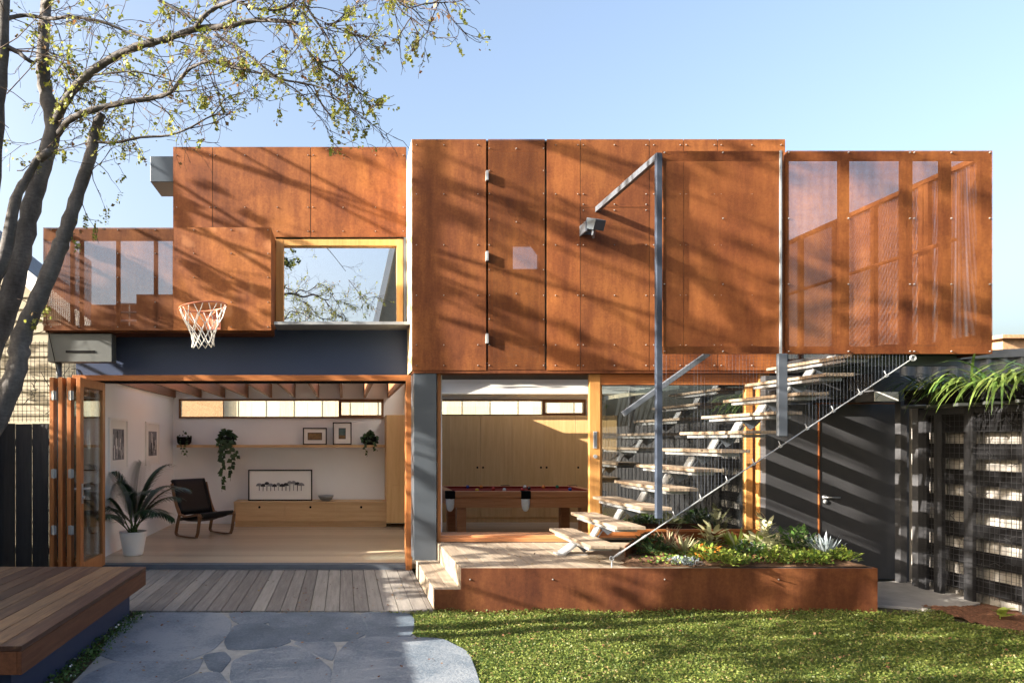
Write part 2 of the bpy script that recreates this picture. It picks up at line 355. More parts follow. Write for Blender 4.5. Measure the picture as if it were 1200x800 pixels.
for zz in (356, 366, 376): rl.tube([at(136, zz, 9.6), at(180, zz, 9.6)], .014, 6)
for xx in (140, 152, 165, 178): rl.tube([at(xx, 356, 9.6), at(xx, 386, 9.6)], .012, 6)
part(rl, 'terrace_rail', 'galvanised')
# header beam over the living room, letterbox-shaped drain box, downpipe
m = MB(); m.box(-3.45, X(481, 8.8), 8.79, 8.89, Z(441, 8.79), Z(386, 8.79)); part(m, 'header_beam', 'beam_paint')
m = MB(); b0 = at(56, 389, 8.42); b1 = at(131, 424, 8.42); m.box(b0.x, b1.x, 8.42, 8.59, b1.z, b0.z-.02); bx = part(m, 'rainwater_box', 'pale_grey_metal', bevel=.005)
m = MB(); c0 = at(77, 410.6, 8.415); c1 = at(111, 413, 8.415); m.box(c0.x, c1.x, 8.412, 8.43, c1.z, c0.z); m.build('overflow_slot', 'black', bx)
m = MB(); m.tube([at(69, 420, 8.52), at(69, 446, 8.52), at(66, 520, 8.52), at(66, 700, 8.52)], .035, 10); part(m, 'downpipe', 'pale_blue_metal', smooth=True)
# living room opening frame
m = MB(); zh = Z(440, DW); m.box(X(88, DW), X(481, DW), DW-.10, DW+.08, zh-.075, zh-.002); part(m, 'door_head', 'cedar_x', bevel=.004)
m = MB(); m.box(X(96, DW), X(475, DW), DW-.05, DW+.05, zh-.098, zh-.077); part(m, 'door_track', 'black')
m = MB(); m.box(X(475, DW), X(482, DW), DW-.10, DW+.09, -.06, zh-.077); part(m, 'door_jamb', 'cedar_z', bevel=.004)
m = MB(); m.box(-3.35, X(475, DW), DW-.04, DW+.10, -.05, .004); part(m, 'door_track', 'steel_grey')
# folding doors stacked on the left, perpendicular to the facade
for i, xx in enumerate((-3.375, -3.275, -3.175, -3.065)):
    y0, y1 = 7.88, 8.70; zb_, zt_ = .0, zh-.10; t = .024; f = MB()
    f.box(xx-t, xx+t, y0, y0+.10, zb_, zt_); f.box(xx-t, xx+t, y1-.09, y1, zb_, zt_)
    f.box(xx-t+.001, xx+t-.001, y0+.1, y1-.09, zb_, zb_+.16); f.box(xx-t+.001, xx+t-.001, y0+.1, y1-.09, zt_-.1, zt_)
    d = part(f, 'folding_door', 'cedar_z', bevel=.003)
    q = MB(); q.box(xx-.006, xx+.006, y0+.1, y1-.09, zb_+.16, zt_-.1); q.build('glass', 'door_glass', d)
    if i in (0, 2):
        for zz in (.55, 1.2, 2.1):
            q = MB(); q.box(xx-.002, xx+.06, y0-.012, y0-.001, zz-.05, zz+.05); q.cyl((xx+.03, y0-.014, zz-.055), .012, .11, 8); q.build('hinge', 'galvanised', d)
    if i == 3:
        q = MB(); q.box(xx+t, xx+t+.008, y0+.03, y0+.07, .85, 1.08)
        q.tube([(xx+t, y0+.05, 1.02), (xx+t+.05, y0+.05, 1.02), (xx+t+.055, y0+.16, 1.02)], .011, 8); q.cyl((xx+t, y0+.05, .92), .02, .03, 10, 'x')
        q.tube([(xx-t, y0+.05, 1.02), (xx-t-.04, y0+.05, 1.02), (xx-t-.045, y0+.05, 1.02)], .011, 8); q.build('handle', 'galvanised', d)
# ground floor shell
m = MB()
for i in range(36): m.box(-3.35+(i % 2)*.0, 5.4, 8.78+i*.14, 8.78+i*.14+.137, -.06, 0)
part(m, 'floor', 'floor_wood')
YB = 13.0
m = MB(); m.box(-3.40, -3.25, 8.86, YB+.15, 0, 2.66); part(m, 'wall', 'white_wall')
wx0, wx1, wz0, wz1 = X(210, YB), X(449.5, YB), Z(490, YB), Z(467.5, YB)
m = MB(); m.box(-3.25, 1.15, YB, YB+.15, 0, wz0); m.box(-3.25, 1.15, YB, YB+.15, wz1, 2.66); m.box(-3.25, wx0, YB, YB+.15, wz0, wz1); m.box(wx1, 1.15, YB, YB+.15, wz0, wz1); part(m, 'wall', 'white_wall')
m = MB(); m.box(1.15, 1.24, 8.62, 14.0, 0, 2.95); part(m, 'wall', 'white_wall')
def strip_window(x0, x1, z0, z1, y, split, fw=.045):
    f = MB(); f.box(x0, x1, y-.03, y+.06, z1-fw*.75, z1); f.box(x0, x1, y-.03, y+.06, z0, z0+fw*.75)
    for a, b in ((x0, x0+fw), (x1-fw, x1), (split-fw*.6, split+fw*.6)): f.box(a, b, y-.028, y+.058, z0+fw*.75, z1-fw*.75)
    f.box(split+fw*.6, x1-fw, y-.026, y+.05, z0+fw*.75, z0+fw*1.4); f.box(split+fw*.6, x1-fw, y-.026, y+.05, z1-fw*1.4, z1-fw*.75)
    o = part(f, 'strip_window', 'chair_wood'); q = MB(); q.box(x0+fw, x1-fw, y+.02, y+.026, z0+fw*.75, z1-fw*.75); q.build('glass', 'clear_glass', o); return o
strip_window(wx0, wx1, wz0, wz1, YB, X(398.5, YB))
# ceilings, rafters, unseen skylight opening added to brighten the living room
m = MB(); m.box(-3.4, 1.15, 8.895, 9.85, 2.66, 2.70); m.box(-3.4, 1.15, 12.6, 13.15, 2.66, 2.70); m.box(-3.4, -3.2, 9.85, 12.6, 2.66, 2.70); part(m, 'ceiling', 'white_ceiling')
for k in range(9):
    xx = -2.73 + .447*k; m = MB(); m.box(xx-.022, xx+.022, 8.9, YB-.002, 2.395, 2.655); part(m, 'rafter', 'rafter')
m = MB(); m.box(-3.248, -3.20, 8.9, YB-.002, 2.395, 2.655); part(m, 'rafter', 'rafter')
for a in (8.42, 9.72), (13.2, 13.8): m = MB(); m.box(1.26, 5.3, *a, 2.50, 2.54); part(m, 'ceiling', 'white_ceiling')
m = MB()
for k in range(24): m.box(1.27, 5.29, 8.45+k*.222, 8.45+k*.222+(.205 if 8.45+k*.222 < 9.6 or 8.45+k*.222 > 13.1 else .055), 2.478, 2.498)
part(m, 'ceiling_boards', 'white_paint')  # boards spaced wide under an added roof opening to brighten the pool room
YP = 13.8; pz0, pz1 = 2.075, Z(468, YP)
m = MB(); m.box(1.24, 5.35, YP, YP+.12, 0, pz0); m.box(1.24, 5.35, YP, YP+.12, pz1, 2.8); m.box(1.24, 1.30, YP, YP+.12, pz0, pz1); m.box(X(686, YP), 5.35, YP, YP+.12, pz0, pz1); part(m, 'wall', 'white_wall')
strip_window(1.30, X(686, YP), pz0, pz1, YP, X(637, YP))
m = MB(); m.box(5.30, 5.42, 8.40, 13.92, -.1, 2.40); part(m, 'wall', 'charcoal_dark')
for a in (8.4, 9.72), (13.2, 13.95): m = MB(); m.box(1.24, 5.35, *a, 2.60, 2.75); part(m, 'roof', 'slate')  # middle left open, an added gap that lets daylight into the pool room
# big rusted box above the pool room
bx0, bx1 = X(482.5, DB), X(920.5, DB); bz0, bz1 = Z(434, DB), Z(163, DB)
hx0, hx1 = X(570, DB), X(640.5, DB)
BR = [Z(v, DB) for v in (170, 227.5, 287, 346, 404, 428)]
def cx(*a): return [X(v, DB) for v in a]
panel(bx0, hx0, bz0, bz1, DB, cx(488, 520, 560), BR)
panel(hx1, X(680, DB), bz0, bz1, DB, cx(651, 677), BR)
SP = Z(243, DB)
panel(X(680, DB), X(761, DB), SP, bz1, DB, cx(683.5, 720, 757), [BR[0], BR[1], SP+.035])
panel(X(680, DB), X(761, DB), bz0, SP, DB, cx(683.5, 720, 757), [SP-.035]+BR[2:])
for a, b, cs in ((761, 801, (766, 797)), (801, 841, (804, 837)), (841, 920.5, (845, 881, 915))): panel(X(a, DB), X(b, DB), bz0, bz1, DB, cx(*cs), BR)
m = MB(); m.box(hx0+.02, hx1-.02, DB+.002, DB+.009, bz0+.01, bz1)
bolts(m, [(x, Z(v, DB)) for x in cx(573.5, 637) for v in (174, 200, 227, 257, 287, 316, 346, 374, 404, 428)] + [(X(605, DB), Z(v, DB)) for v in (174, 260, 344, 428)], DB+.002)
shut = part(m, 'shutter_door', ['mesh_shutter', 'bolt'])
for v in (207, 301, 397):
    q = MB(); zc = Z(v, DB); q.box(hx0-.012, hx0+.014, DB-.05, DB+.001, zc-.057, zc+.057); q.build('hinge', 'galvanised', shut)
q = MB(); q.box(hx0+.03, hx0+.08, DB+.02, DB+.06, bz0+.05, bz1-.05); q.box(hx1-.08, hx1-.03, DB+.02, DB+.06, bz0+.05, bz1-.05); q.box(hx0+.08, hx1-.08, DB+.02, DB+.06, bz1-.13, bz1-.05); q.box(hx0+.08, hx1-.08, DB+.02, DB+.06, bz0+.05, bz0+.1)
q.bar((hx0+.1, DB+.04, Z(222, DB)), (hx1-.08, DB+.04, Z(296, DB)), .05, .03, (0, 1, 0)); q.build('brace', 'corten', shut)
m = MB(); yb0, yb1 = DB+1.35, DB+1.45; bwx0, bwx1, bwz0, bwz1 = X(601, yb0), X(632, yb0), Z(315, yb0), Z(287, yb0)
m.box(bx0+.014, hx0-.02, DB+.012, DB+.10, bz0+.02, bz1-.01); m.box(hx1+.02, bx1-.01, DB+.012, DB+.10, bz0+.02, bz1-.01)
m.box(bx0+.02, bx1-.02, DB+.10, yb1, bz1-.06, bz1-.012); m.box(bx0+.02, bx1-.02, DB+.10, yb1, bz0+.02, bz0+.10)
m.box(hx0-.02, hx1+.02, DB+.012, DB+.1, bz1-.03, bz1-.012)
m.box(bx0+.02, bx0+.12, DB+.10, yb0, bz0+.1, bz1-.06); m.box(bx1-.12, bx1-.02, DB+.10, yb0, bz0+.1, bz1-.06)
m.box(bx0+.02, bwx0, yb0, yb1, bz0+.1, bz1-.06); m.box(bwx1, bx1-.02, yb0, yb1, bz0+.1, bz1-.06); m.box(bwx0, bwx1, yb0, yb1, bz0+.1, bwz0); m.box(bwx0, bwx1, yb0, yb1, bwz1, bz1-.06)
part(m, 'upper_wall', 'dark_interior')
m = MB(); m.box(bx0, bx0+.012, DB+.007, DL+.15, bz0, bz1-.004); part(m, 'side_lining', 'batten')
m = MB(); m.box(bx0+.02, bx1, DB+.008, 8.46, bz0-.03, bz0+.018); part(m, 'soffit_edge', 'corten_dark')
# column between the two openings, pool room frame and sliding door
m = MB(); m.box(X(485, 8.22), X(511.5, 8.22), 8.22, 8.56, .139, bz0-.032); part(m, 'column', 'column_paint', bevel=.004)
PF = 8.33
m = MB(); m.box(X(512, PF), X(516, PF), PF-.05, PF+.09, .347, bz0-.032); part(m, 'door_jamb', 'cedar_z')
s0, s1, s2, s3 = X(690, PF-.03), X(702.5, PF-.03), X(873, PF), X(881, PF); zh2 = bz0-.034
m = MB(); m.box(s0, s1, PF-.06, PF+.0, .43, zh2); slid = part(m, 'sliding_door', 'cedar_light', bevel=.004)
for a in ((s1+.003, s1+.045, PF+.0, PF+.05, .43, zh2-.08), (s2, s3, PF-.02, PF+.05, .43, zh2-.08)): m = MB(); m.box(*a); m.build('stile', 'cedar_light', slid, bevel=.004)
m = MB(); m.box(X(885, PF), X(897, PF), PF-.08, PF+.05, .20, zh2); part(m, 'door_jamb', 'cedar_light', bevel=.004)
for a in ((s1+.002, X(885, PF)-.002, PF-.05, PF+.05, zh2-.13, zh2), (s1+.002, X(885, PF)-.002, PF-.02, PF+.05, .42, .50)): m = MB(); m.box(*a); m.build('rail', 'cedar_x', slid, bevel=.003)
m = MB(); m.box(s1+.04, s2+.002, PF+.012, PF+.02, .49, zh2-.12); m.build('glass', 'slider_glass', slid)
m = MB(); xm = (s0+s1)/2; m.box(xm-.022, xm+.022, PF-.068, PF-.06, Z(525, PF-.06), Z(505, PF-.06)); m.box(xm-.014, xm+.014, PF-.07, PF-.0675, Z(523.5, PF-.06), Z(506.5, PF-.06), 1); m.cyl((xm, PF-.06, Z(534.5, PF-.06)), .024, -.012, 12, 'y'); m.build('handle', ['galvanised', 'steel_grey'], slid)
m = MB(); m.box(X(516, PF), s0, PF-.04, PF+.06, .35, .40); m.box(X(516, PF), X(885, PF), PF+.0, PF+.3, .395, .425); part(m, 'door_sill', 'table_wood', bevel=.004)
m = MB(); m.box(1.24, 5.3, PF+.07, PF+.15, -.06, .35); part(m, 'wall', 'charcoal_dark')
# roof terrace on the right: front screens, frame, side screen, floor
tx0, tx1, tx2 = X(775.5, DS), X(919.5, DS), X(1163, DS); tz1, tz0 = Z(177, DS), Z(414.5, DS)
TR = [Z(v, DS) for v in (179, 256, 333, 411.5)]
m = MB(); m.box(tx0, tx1-.012, DS, DS+.004, tz0, tz1); bolts(m, [(X(c, DS), r) for c in (778.5, 847, 915.5) for r in TR], DS); part(m, 'screen_panel', ['mesh_front', 'bolt'])
m = MB(); m.box(tx1+.02, tx2, DS, DS+.004, tz0, tz1+.005); bolts(m, [(X(c, DS), r) for c in (924, 994, 1066, 1071, 1114.5, 1159.5) for r in TR], DS); part(m, 'screen_panel', ['mesh_front', 'bolt'])
fr = MB()
for a, b in ((777, 781), (916, 918.5), (921.5, 925), (985, 995.5), (1058, 1062), (1066, 1070), (1104, 1115.5), (1150, 1162)): fr.box(X(a, DS), X(b, DS), DS+.006, DS+.05, tz0+.07, tz1-.085)
fr.box(tx0+.003, tx1-.02, DS+.006, DS+.05, tz1-.08, tz1-.004); fr.box(tx0+.003, tx1-.02, DS+.006, DS+.05, tz0+.004, tz0+.07)
fr.box(tx1+.022, tx2-.004, DS+.006, DS+.05, tz1-.08, tz1-.004); fr.box(tx1+.022, tx2-.004, DS+.006, DS+.06, tz0+.004, tz0+.07)
part(fr, 'screen_frame', 'corten')
m = MB(); m.box(tx2-.004, tx2, DS+.006, 9.78, tz0, tz1); part(m, 'screen_return', 'mesh_side')
fr = MB()
for yy in (7.35, 7.42, 8.1, 8.75, 9.4, 9.74): fr.box(tx2-.05, tx2-.006, yy-.03, yy+.03, tz0+.03, tz1-.05)
fr.box(tx2-.06, tx2-.006, DS+.06, 9.78, tz1-.05, tz1-.004); fr.box(tx2-.06, tx2-.006, DS+.06, 9.78, tz0, tz0+.2)
fr.tube([(tx2-.1, DS+.3, tz0+1.2), (tx2-.1, 9.7, tz0+1.2)], .022, 8)
part(fr, 'screen_frame', 'corten')
m = MB(); m.box(5.30, tx2-.01, DS+.06, 9.75, tz0+.02, tz0+.10); m.box(bx1+.01, tx2-.01, 9.7, 9.76, tz0+.1, tz0+.5); part(m, 'terrace_floor', 'charcoal_dark')
for yy in (7.0, 7.8, 8.6): m = MB(); m.box(5.32, tx2-.02, yy-.03, yy+.03, tz0-.08, tz0+.018); part(m, 'floor_joist', 'steel_grey')

# ---------------------------------------------------------------- dark side wall with the garden door
DD = 8.15
gw = thing('garden_wall', 'charcoal sheet wall with a rust edged flush door beside the stair', 'wall', (6, DD, -.1))
xa, xb, xc, xd = X(897, DD)+.002, X(959.5, DD), X(1053.5, DD), X(1072, DD)
zt, zdr = Z(440, DD), Z(473, DD)
m = MB(); m.box(xa, xb-.012, DD, DD+.1, -.12, zdr-.004); m.box(xc+.014, xd, DD, DD+.1, -.12, zdr-.004); m.box(xa, xd, DD+.002, DD+.1, zdr+.012, zt); m.build('wall_panel', 'charcoal', gw)
m = MB(); m.box(xb-.010, xb+.006, DD-.012, DD+.09, -.12, zdr); m.box(xc-.004, xc+.012, DD-.012, DD+.09, -.12, zdr); m.box(xb-.01, xc+.012, DD-.010, DD+.09, zdr, zdr+.010); m.build('door_frame', 'corten', gw)
m = MB(); m.box(xb+.009, xc-.007, DD-.004, DD+.04, -.07, zdr-.006); dr = m.build('door', 'charcoal', gw)
h = at(966, 582, DD-.004); q = MB(); q.cyl((h.x, h.y, h.z), .027, -.012, 14, 'y'); q.tube([h, h+Vector((0, -.05, 0)), h+Vector((.02, -.058, 0)), h+Vector((.15, -.058, -.004))], .0105, 8); q.cyl((h.x+.01, h.y, h.z-.055), .025, -.012, 14, 'y'); q.build('handle', 'galvanised', dr, smooth=True)
for v in (490, 577, 657):
    q = MB(); zc = Z(v, DD); q.box(xc-.028, xc-.002, DD-.018, DD-.004, zc-.055, zc+.055); q.build('hinge', 'galvanised', dr)
m = MB(); m.box(X(1012, 7.9), X(1042, 7.9)+.0, 7.75, DD-.014, Z(471, 8.0), Z(439, 8.0)); m.box(X(900, DD), X(1012, 7.9), 8.02, DD-.003, Z(470, DD)+.02, Z(458, DD)); m.build('eave_box', 'charcoal', gw)
m = MB(); m.box(X(1012, 7.9)+.004, X(1040, 7.9), 7.742, 7.749, Z(470, 7.75), Z(459, 7.75)); m.build('eave_trim', 'white_paint', gw)
# ---------------------------------------------------------------- outdoor staircase
st = thing('staircase', 'open outdoor stair of pale timber treads on a zigzag steel spine with a cable', 'staircase', (4, 7.4, .35))
Y0, Y1, GO, RI, XL, ZT = 6.72, 8.08, .257, .189, 2.43, .545
for k in range(11):
    xl_, z_ = XL+GO*k, ZT+RI*k
    m = MB()
    m.box(xl_, xl_+.141, Y0, Y1, z_-.032, z_); m.box(xl_+.145, xl_+.286, Y0, Y1, z_-.032, z_); m.build('tread', 'tread_wood', st, bevel=.003)
    m = MB(); m.box(xl_+.03, xl_+.255, Y0+.13, Y1-.12, z_-.068, z_-.038); m.build('tread_tray', 'galvanised', st)
    m = MB(); a = Vector((xl_+.22, 7.42, z_-.09)); b = Vector((xl_+GO+.07, 7.42, z_+RI-.09)); m.bar(a, b, .13, .016, (0, 0, 1), 0)
    m.build('riser_plate', 'galvanised', st)
    m = MB(); m.prism([(xl_+.05, z_-.07), (xl_+.25, z_-.07), (xl_+GO+.13, z_+RI-.09), (xl_+GO-.02, z_-.085-.03), (xl_+.16, z_-.17)], 7.36, 7.38, 'xz'); m.build('spine_plate', 'steel_grey', st)
m = MB(); m.box(2.30, 2.62, 7.34, 7.50, .348, .36); m.bar((2.36, 7.42, .355), (2.50, 7.42, .46), .20, .02); m.build('base_plate', 'galvanised', st)
c0, c1 = at(717, 654, 6.66), at(1070, 419.5, 6.66)
m = MB(); m.tube([c0, c0+(c1-c0)*.5, c1], .007, 6); m.build('cable', 'galvanised', st)
m = MB(); m.tube([c0+(c1-c0)*.012, c0+(c1-c0)*.03], .013, 8); m.tube([c0+(c1-c0)*.03, c0+(c1-c0)*.10], .009, 8); m.tube([c0+(c1-c0)*.10, c0+(c1-c0)*.115], .013, 8)
m.tube([c0+Vector((.02*math.cos(t), 0, .02*math.sin(t))) for t in [i*math.pi/6 for i in range(13)]], .006, 6); m.tube([c0-Vector((0, 0, .02)), Vector((c0.x, c0.y, .346))], .008, 8); m.build('turnbuckle', 'galvanised', st)
m = MB(); m.tube([c1+Vector((.025*math.cos(t), 0, .025*math.sin(t))) for t in [i*math.pi/6 for i in range(13)]], .010, 6); m.build('eye_bolt', 'galvanised', st)
def cz(x): return c0.z + (x - c0.x)/(c1.x - c0.x)*(c1.z - c0.z)
for i in range(1, 10):
    m = MB(); p = c0 + (c1-c0)*(.12+.088*i); m.bar(p+Vector((-.012, 0, -.008)), p+Vector((.012, 0, .008)), .02, .022); m.tube([p, p+Vector((0, .03, .05))], .005, 5); m.build('cable_clip', 'galvanised', st)
px_ = X(771.6, 6.60); pzt = Z(180, 6.6)
m = MB(); m.box(px_-.027, px_+.027, 6.575, 6.625, Z(607, 6.6), pzt); m.build('post', 'post_paint', st, bevel=.004)
p2 = X(917, 6.61); m = MB(); m.box(p2-.045, p2+.045, 6.60, 6.64, Z(511, 6.62), tz0-.002); m.build('post', 'steel_grey', st, bevel=.006)
m = MB(); m.bar((px_, 6.60, pzt-.025), (px_, DB-.002, pzt-.0), .045, .062); m.build('brace_arm', 'steel_grey', st)
m = MB(); m.box(p2-.008, p2+.008, DS-.02, DS-.002, tz0, tz1); m.build('screen_cable', 'galvanised', st)
m = MB(); m.bar(at(730, 485, 6.86), at(830, 414, 6.86), .045, .05); m.bar(at(770, 458, 6.86), (px_, 6.625, at(770, 458, 6.86).z), .02, .02); m.build('handrail', 'steel_grey', st, bevel=.004)
m = MB(); xs = px_+.035
while xs < c1.x-.05:
    z0_ = max(cz(xs), .4)
    if tz0-z0_ > .03: m.tube([(xs, 6.66, z0_), (xs, 6.66, tz0+.01)], .0010, 3, cap=False)
    xs += .034
zz = cz(px_)+.02
while zz < tz0:
    x1 = c0.x+(zz-c0.z)/(c1.z-c0.z)*(c1.x-c0.x)
    if x1 > px_+.06: m.tube([(px_+.03, 6.661, zz), (x1, 6.661, zz)], .0009, 3, cap=False)
    zz += .034
m.build('wire_mesh', 'post_paint', st)

# ---------------------------------------------------------------- raised deck with planter
rd = thing('raised_deck', 'raised timber deck and planter edged with a long rusted steel fascia', 'deck', (3, 7.4, -.1))
xs0, xs1, xe = .877, 1.134, 5.16; yf, zd = 6.60, .347
m = MB(); m.prism([(xs0, -.14), (xe, -.14), (xe, zd), (xs1, zd), (xs1, .14), (xs0, .14)], yf, yf+.014, 'xz'); bolts(m, [(1.22, .24), (2.02, .24), (3.1, .24), (4.2, .24)], yf); m.build('steel_fascia', ['corten_fascia', 'bolt'], rd)
m = MB(); m.box(xe-.014, xe, yf+.016, 8.1, -.14, zd); m.build('steel_fascia', 'corten_fascia', rd)
m = MB(); m.box(xs1, xe-.016, yf+.0145, yf+.045, zd-.012, zd-.002); m.box(xe-.05, xe-.015, yf+.046, 8.1, zd-.012, zd-.002); m.build('steel_rim', 'steel_grey', rd)
m = MB(); x = xs1+.02
while x < 3.55:
    m.box(x, x+.136, yf+.018, 8.28, zd-.028, zd-.0); x += .140
m.build('deck_boards', 'deck_tan', rd, bevel=.002)
m = MB()
for i in range(2): m.box(xs0+.012+i*.128, xs0+.012+i*.128+.124, yf+.018, 8.21, .113, .14)
m.build('step_boards', 'deck_tan', rd, bevel=.002)
m = MB(); m2 = MB()
y = yf+.02
while y < 8.2:
    m.box(xs1-.002, xs1+.016, y, y+.135, .142, zd-.001); m2.box(xs0-.002, xs0+.010, y, y+.135, -.10, .139); y += .139
m.build('riser_boards', 'deck_tan', rd, bevel=.002); m2.build('riser_boards', 'deck_tan', rd, bevel=.002)
m = MB(); m.box(xs1+.02, xe-.016, yf+.05, 8.25, -.12, .30); m.box(xs0+.012, xs1-.003, yf+.05, 8.2, -.12, .11); m.build('deck_base', 'charcoal_dark', rd)
m = MB(); m.bar((2.85, 6.92, .42), (3.50, 7.95, .42), .010, .18); m.box(3.50, 4.72, 7.95, 7.962, .30, .52); m.build('planter_edge', 'corten', rd)
# lumpy soil heaped in the planter
def heap(name, poly_fn, x0, x1, y0, y1, z0, amp, n, mat, parent=None, seed=1):
    r = np.random.default_rng(seed); m = MB(); k = int(n*(y1-y0)/(x1-x0))+2; id_ = {}
    for i in range(n+1):
        for j in range(k+1):
            x = x0+(x1-x0)*i/n; y = y0+(y1-y0)*j/k; e = min(i, n-i, j, k-j)
            id_[i, j] = len(m.v); m.v.append((x, y, z0 + min(1, e/3)*amp*(.5+.5*math.sin(3.1*x+1.7*y)*math.cos(2.3*y-x)) + (r.random()-.5)*.02*min(1, e)))
    for i in range(n):
        for j in range(k):
            if poly_fn(x0+(x1-x0)*(i+.5)/n, y0+(y1-y0)*(j+.5)/k): m.f.append((id_[i, j], id_[i+1, j], id_[i+1, j+1], id_[i, j+1])); m.m.append(0)
    return m.build(name, mat, parent, smooth=True)
heap('soil', lambda x, y: x > 2.80+.63*(y-6.85), 2.75, xe-.02, yf+.05, 7.95, .352, .06, 60, 'soil', rd)

# ---------------------------------------------------------------- low grey deck, paving, lawn, path, mulch
m = MB(); x = -3.9
ydk0, ydk1 = 6.58, 8.66
while x < .86:
    x1_ = min(x+.143, xs0-.006); m.box(x, x1_-.006, ydk0, ydk1, -.085, -.057); x += .143
m.box(-3.9, .87, ydk0+.01, ydk0+.05, -.14, -.088); m.box(-3.9, .87, ydk1-.05, ydk1, -.14, -.088)
tag(m.build('timber_deck', 'deck_grey', bevel=.002), 'weathered grey low timber deck in front of the open living room', 'deck')
m = MB(); m.box(-3.4, .8, 8.66, 8.74, -.14, -.052); tag(m.build('threshold_step', 'steel_grey'), 'dark steel threshold strip along the living room floor edge', 'threshold')
ZS = -.072
def gpt(px, py, z=ZS):
    d = (EYE - z)*F/(py - HY); return ((px - HX)/F*d, d)
def smooth_poly(pts, it=2, q=.22):
    for _ in range(it):
        o = []
        for i in range(len(pts)):
            a = pts[i]; b = pts[(i+1) % len(pts)]
            o += [(a[0]+(b[0]-a[0])*q, a[1]+(b[1]-a[1])*q), (a[0]+(b[0]-a[0])*(1-q), a[1]+(b[1]-a[1])*(1-q))]
        pts = o
    return pts
def inside(P, poly):
    x, y = P[:, 0], P[:, 1]; c = np.zeros(len(P), bool); n = len(poly)
    for i in range(n):
        (x0, y0), (x1, y1) = poly[i], poly[(i+1) % n]
        k = ((y0 > y) != (y1 > y)) & (x < (x1-x0)*(y-y0)/(y1-y0+1e-12)+x0); c ^= k
    return c
STONES = [
 [(163,717.5),(256,717.5),(268,728),(266,742),(246,760),(218,772),(140,773),(120,766),(126,752)],
 [(271,717.5),(326,717.5),(314,728),(287,731),(276,726)],
 [(331,717.5),(415,717.5),(430,730),(427,741),(410,749),(352,750),(324,739),(318,729)],
 [(424,718),(476,718),(483,726),(480,744),(460,746),(430,746),(435,734)],
 [(277,733),(308,731),(322,740),(339,750),(320,757),(270,760),(266,750)],
 [(344,752),(388,752),(391,760),(388,772),(372,766)],
 [(275,774),(300,764),(336,757),(358,762),(384,782),(386,796),(370,812),(290,812),(272,796)],
 [(396,768),(412,751),(440,747.5),(515,748.5),(546,764),(556,790),(566,825),(480,838),(396,826),(392,795)],
 [(104,790),(136,776),(218,775),(236,770),(228,786),(180,806),(92,818),(88,806)],
 [(240,768),(262,764),(268,772),(258,786),(246,782)],
 [(232,790),(255,788),(268,806),(266,836),(170,838),(178,812)],
 [(292,818),(372,816),(388,830),(386,868),(280,872),(274,836)],
 [(80,824),(164,812),(158,846),(50,866),(60,838)],
 [(398,834),(480,846),(470,900),(392,896)],[(164,850),(268,846),(272,898),(150,910)]]
m = MB(); rs = random.Random(3)
for p in STONES:
    cxp = sum(q[0] for q in p)/len(p); cyp = sum(q[1] for q in p)/len(p)
    p = [(q[0]+(q[0]-cxp)/max(1, math.hypot(q[0]-cxp, (q[1]-cyp)*2))*4.4, max(q[1]+(q[1]-cyp)/max(1, math.hypot((q[0]-cxp)*.5, q[1]-cyp))*2.2, 716.8)) for q in p]
    m.prism(smooth_poly([gpt(*q) for q in p], 2, .13), ZS-.06, ZS+rs.uniform(0, .004), 'xy')
struct(m.build('stone_path', 'bluestone', bevel=.006))
OUT = [(150,716.2),(478,716.2),(487,728),(483,747),(520,747),(550,764),(561,795),(576,840),(560,930),(60,960),(20,860),(84,800),(118,765)]
m = MB(); m.prism(smooth_poly([gpt(*q) for q in OUT], 1), ZS-.07, ZS-.0035, 'xy'); struct(m.build('path', 'mortar'))
m = MB(); m.prism([gpt(*q, -.075) for q in ((1020, 684), (1030, 681), (1062, 680.5), (1100, 687), (1149, 706), (1128, 712), (1085, 713), (1026, 708))], -.14, -.072, 'xy'); struct(m.build('concrete_path', 'concrete', bevel=.008))
CPOLY = [gpt(*q, -.075) for q in ((1026, 680), (1062, 679), (1100, 686), (1151, 706), (1128, 713), (1026, 709))]
hp = heap('mulch_bed', lambda x, y: not inside(np.array([[x, y]]), CPOLY)[0] and x > 5.75, 5.55, 6.62, 4.6, 7.95, -.10, .05, 40, 'mulch', None, 5); struct(hp, 'stuff')
# lawn of small rounded leaves, one object
def leaf_cloud(pos, nrm_jit, size, name, mats, mi=None, aspect=1.0, parent=None, seed=0, kind=None):
    r = np.random.default_rng(seed); n = len(pos); nm = r.normal(0, nrm_jit, (n, 3)); nm[:, 2] += 1; nm /= np.linalg.norm(nm, axis=1)[:, None]
    t = r.normal(0, 1, (n, 3)); t -= nm*(t*nm).sum(1)[:, None]; t /= np.linalg.norm(t, axis=1)[:, None]; b = np.cross(nm, t)
    s = size*(.6+.8*r.random(n))[:, None]; q = np.stack([pos-t*s-b*s*.35*aspect, pos-t*s*.1-b*s*aspect*.8, pos+t*s, pos-t*s*.1+b*s*aspect*.8], 1).reshape(-1, 3)
    me = bpy.data.meshes.new(name); me.vertices.add(4*n); me.vertices.foreach_set('co', q.ravel().astype(np.float32))
    me.loops.add(4*n); me.loops.foreach_set('vertex_index', np.arange(4*n, dtype=np.int32)); me.polygons.add(n)
    me.polygons.foreach_set('loop_start', np.arange(0, 4*n, 4, dtype=np.int32))
    for x in ([mats] if isinstance(mats, str) else mats): me.materials.append(MT[x])
    if mi is not None: me.polygons.foreach_set('material_index', mi.astype(np.int32))
    me.update(calc_edges=True); me.validate(); o = bpy.data.objects.new(name, me); C.objects.link(o); o.parent = parent
    return o
outp = smooth_poly([gpt(*q) for q in OUT], 1)
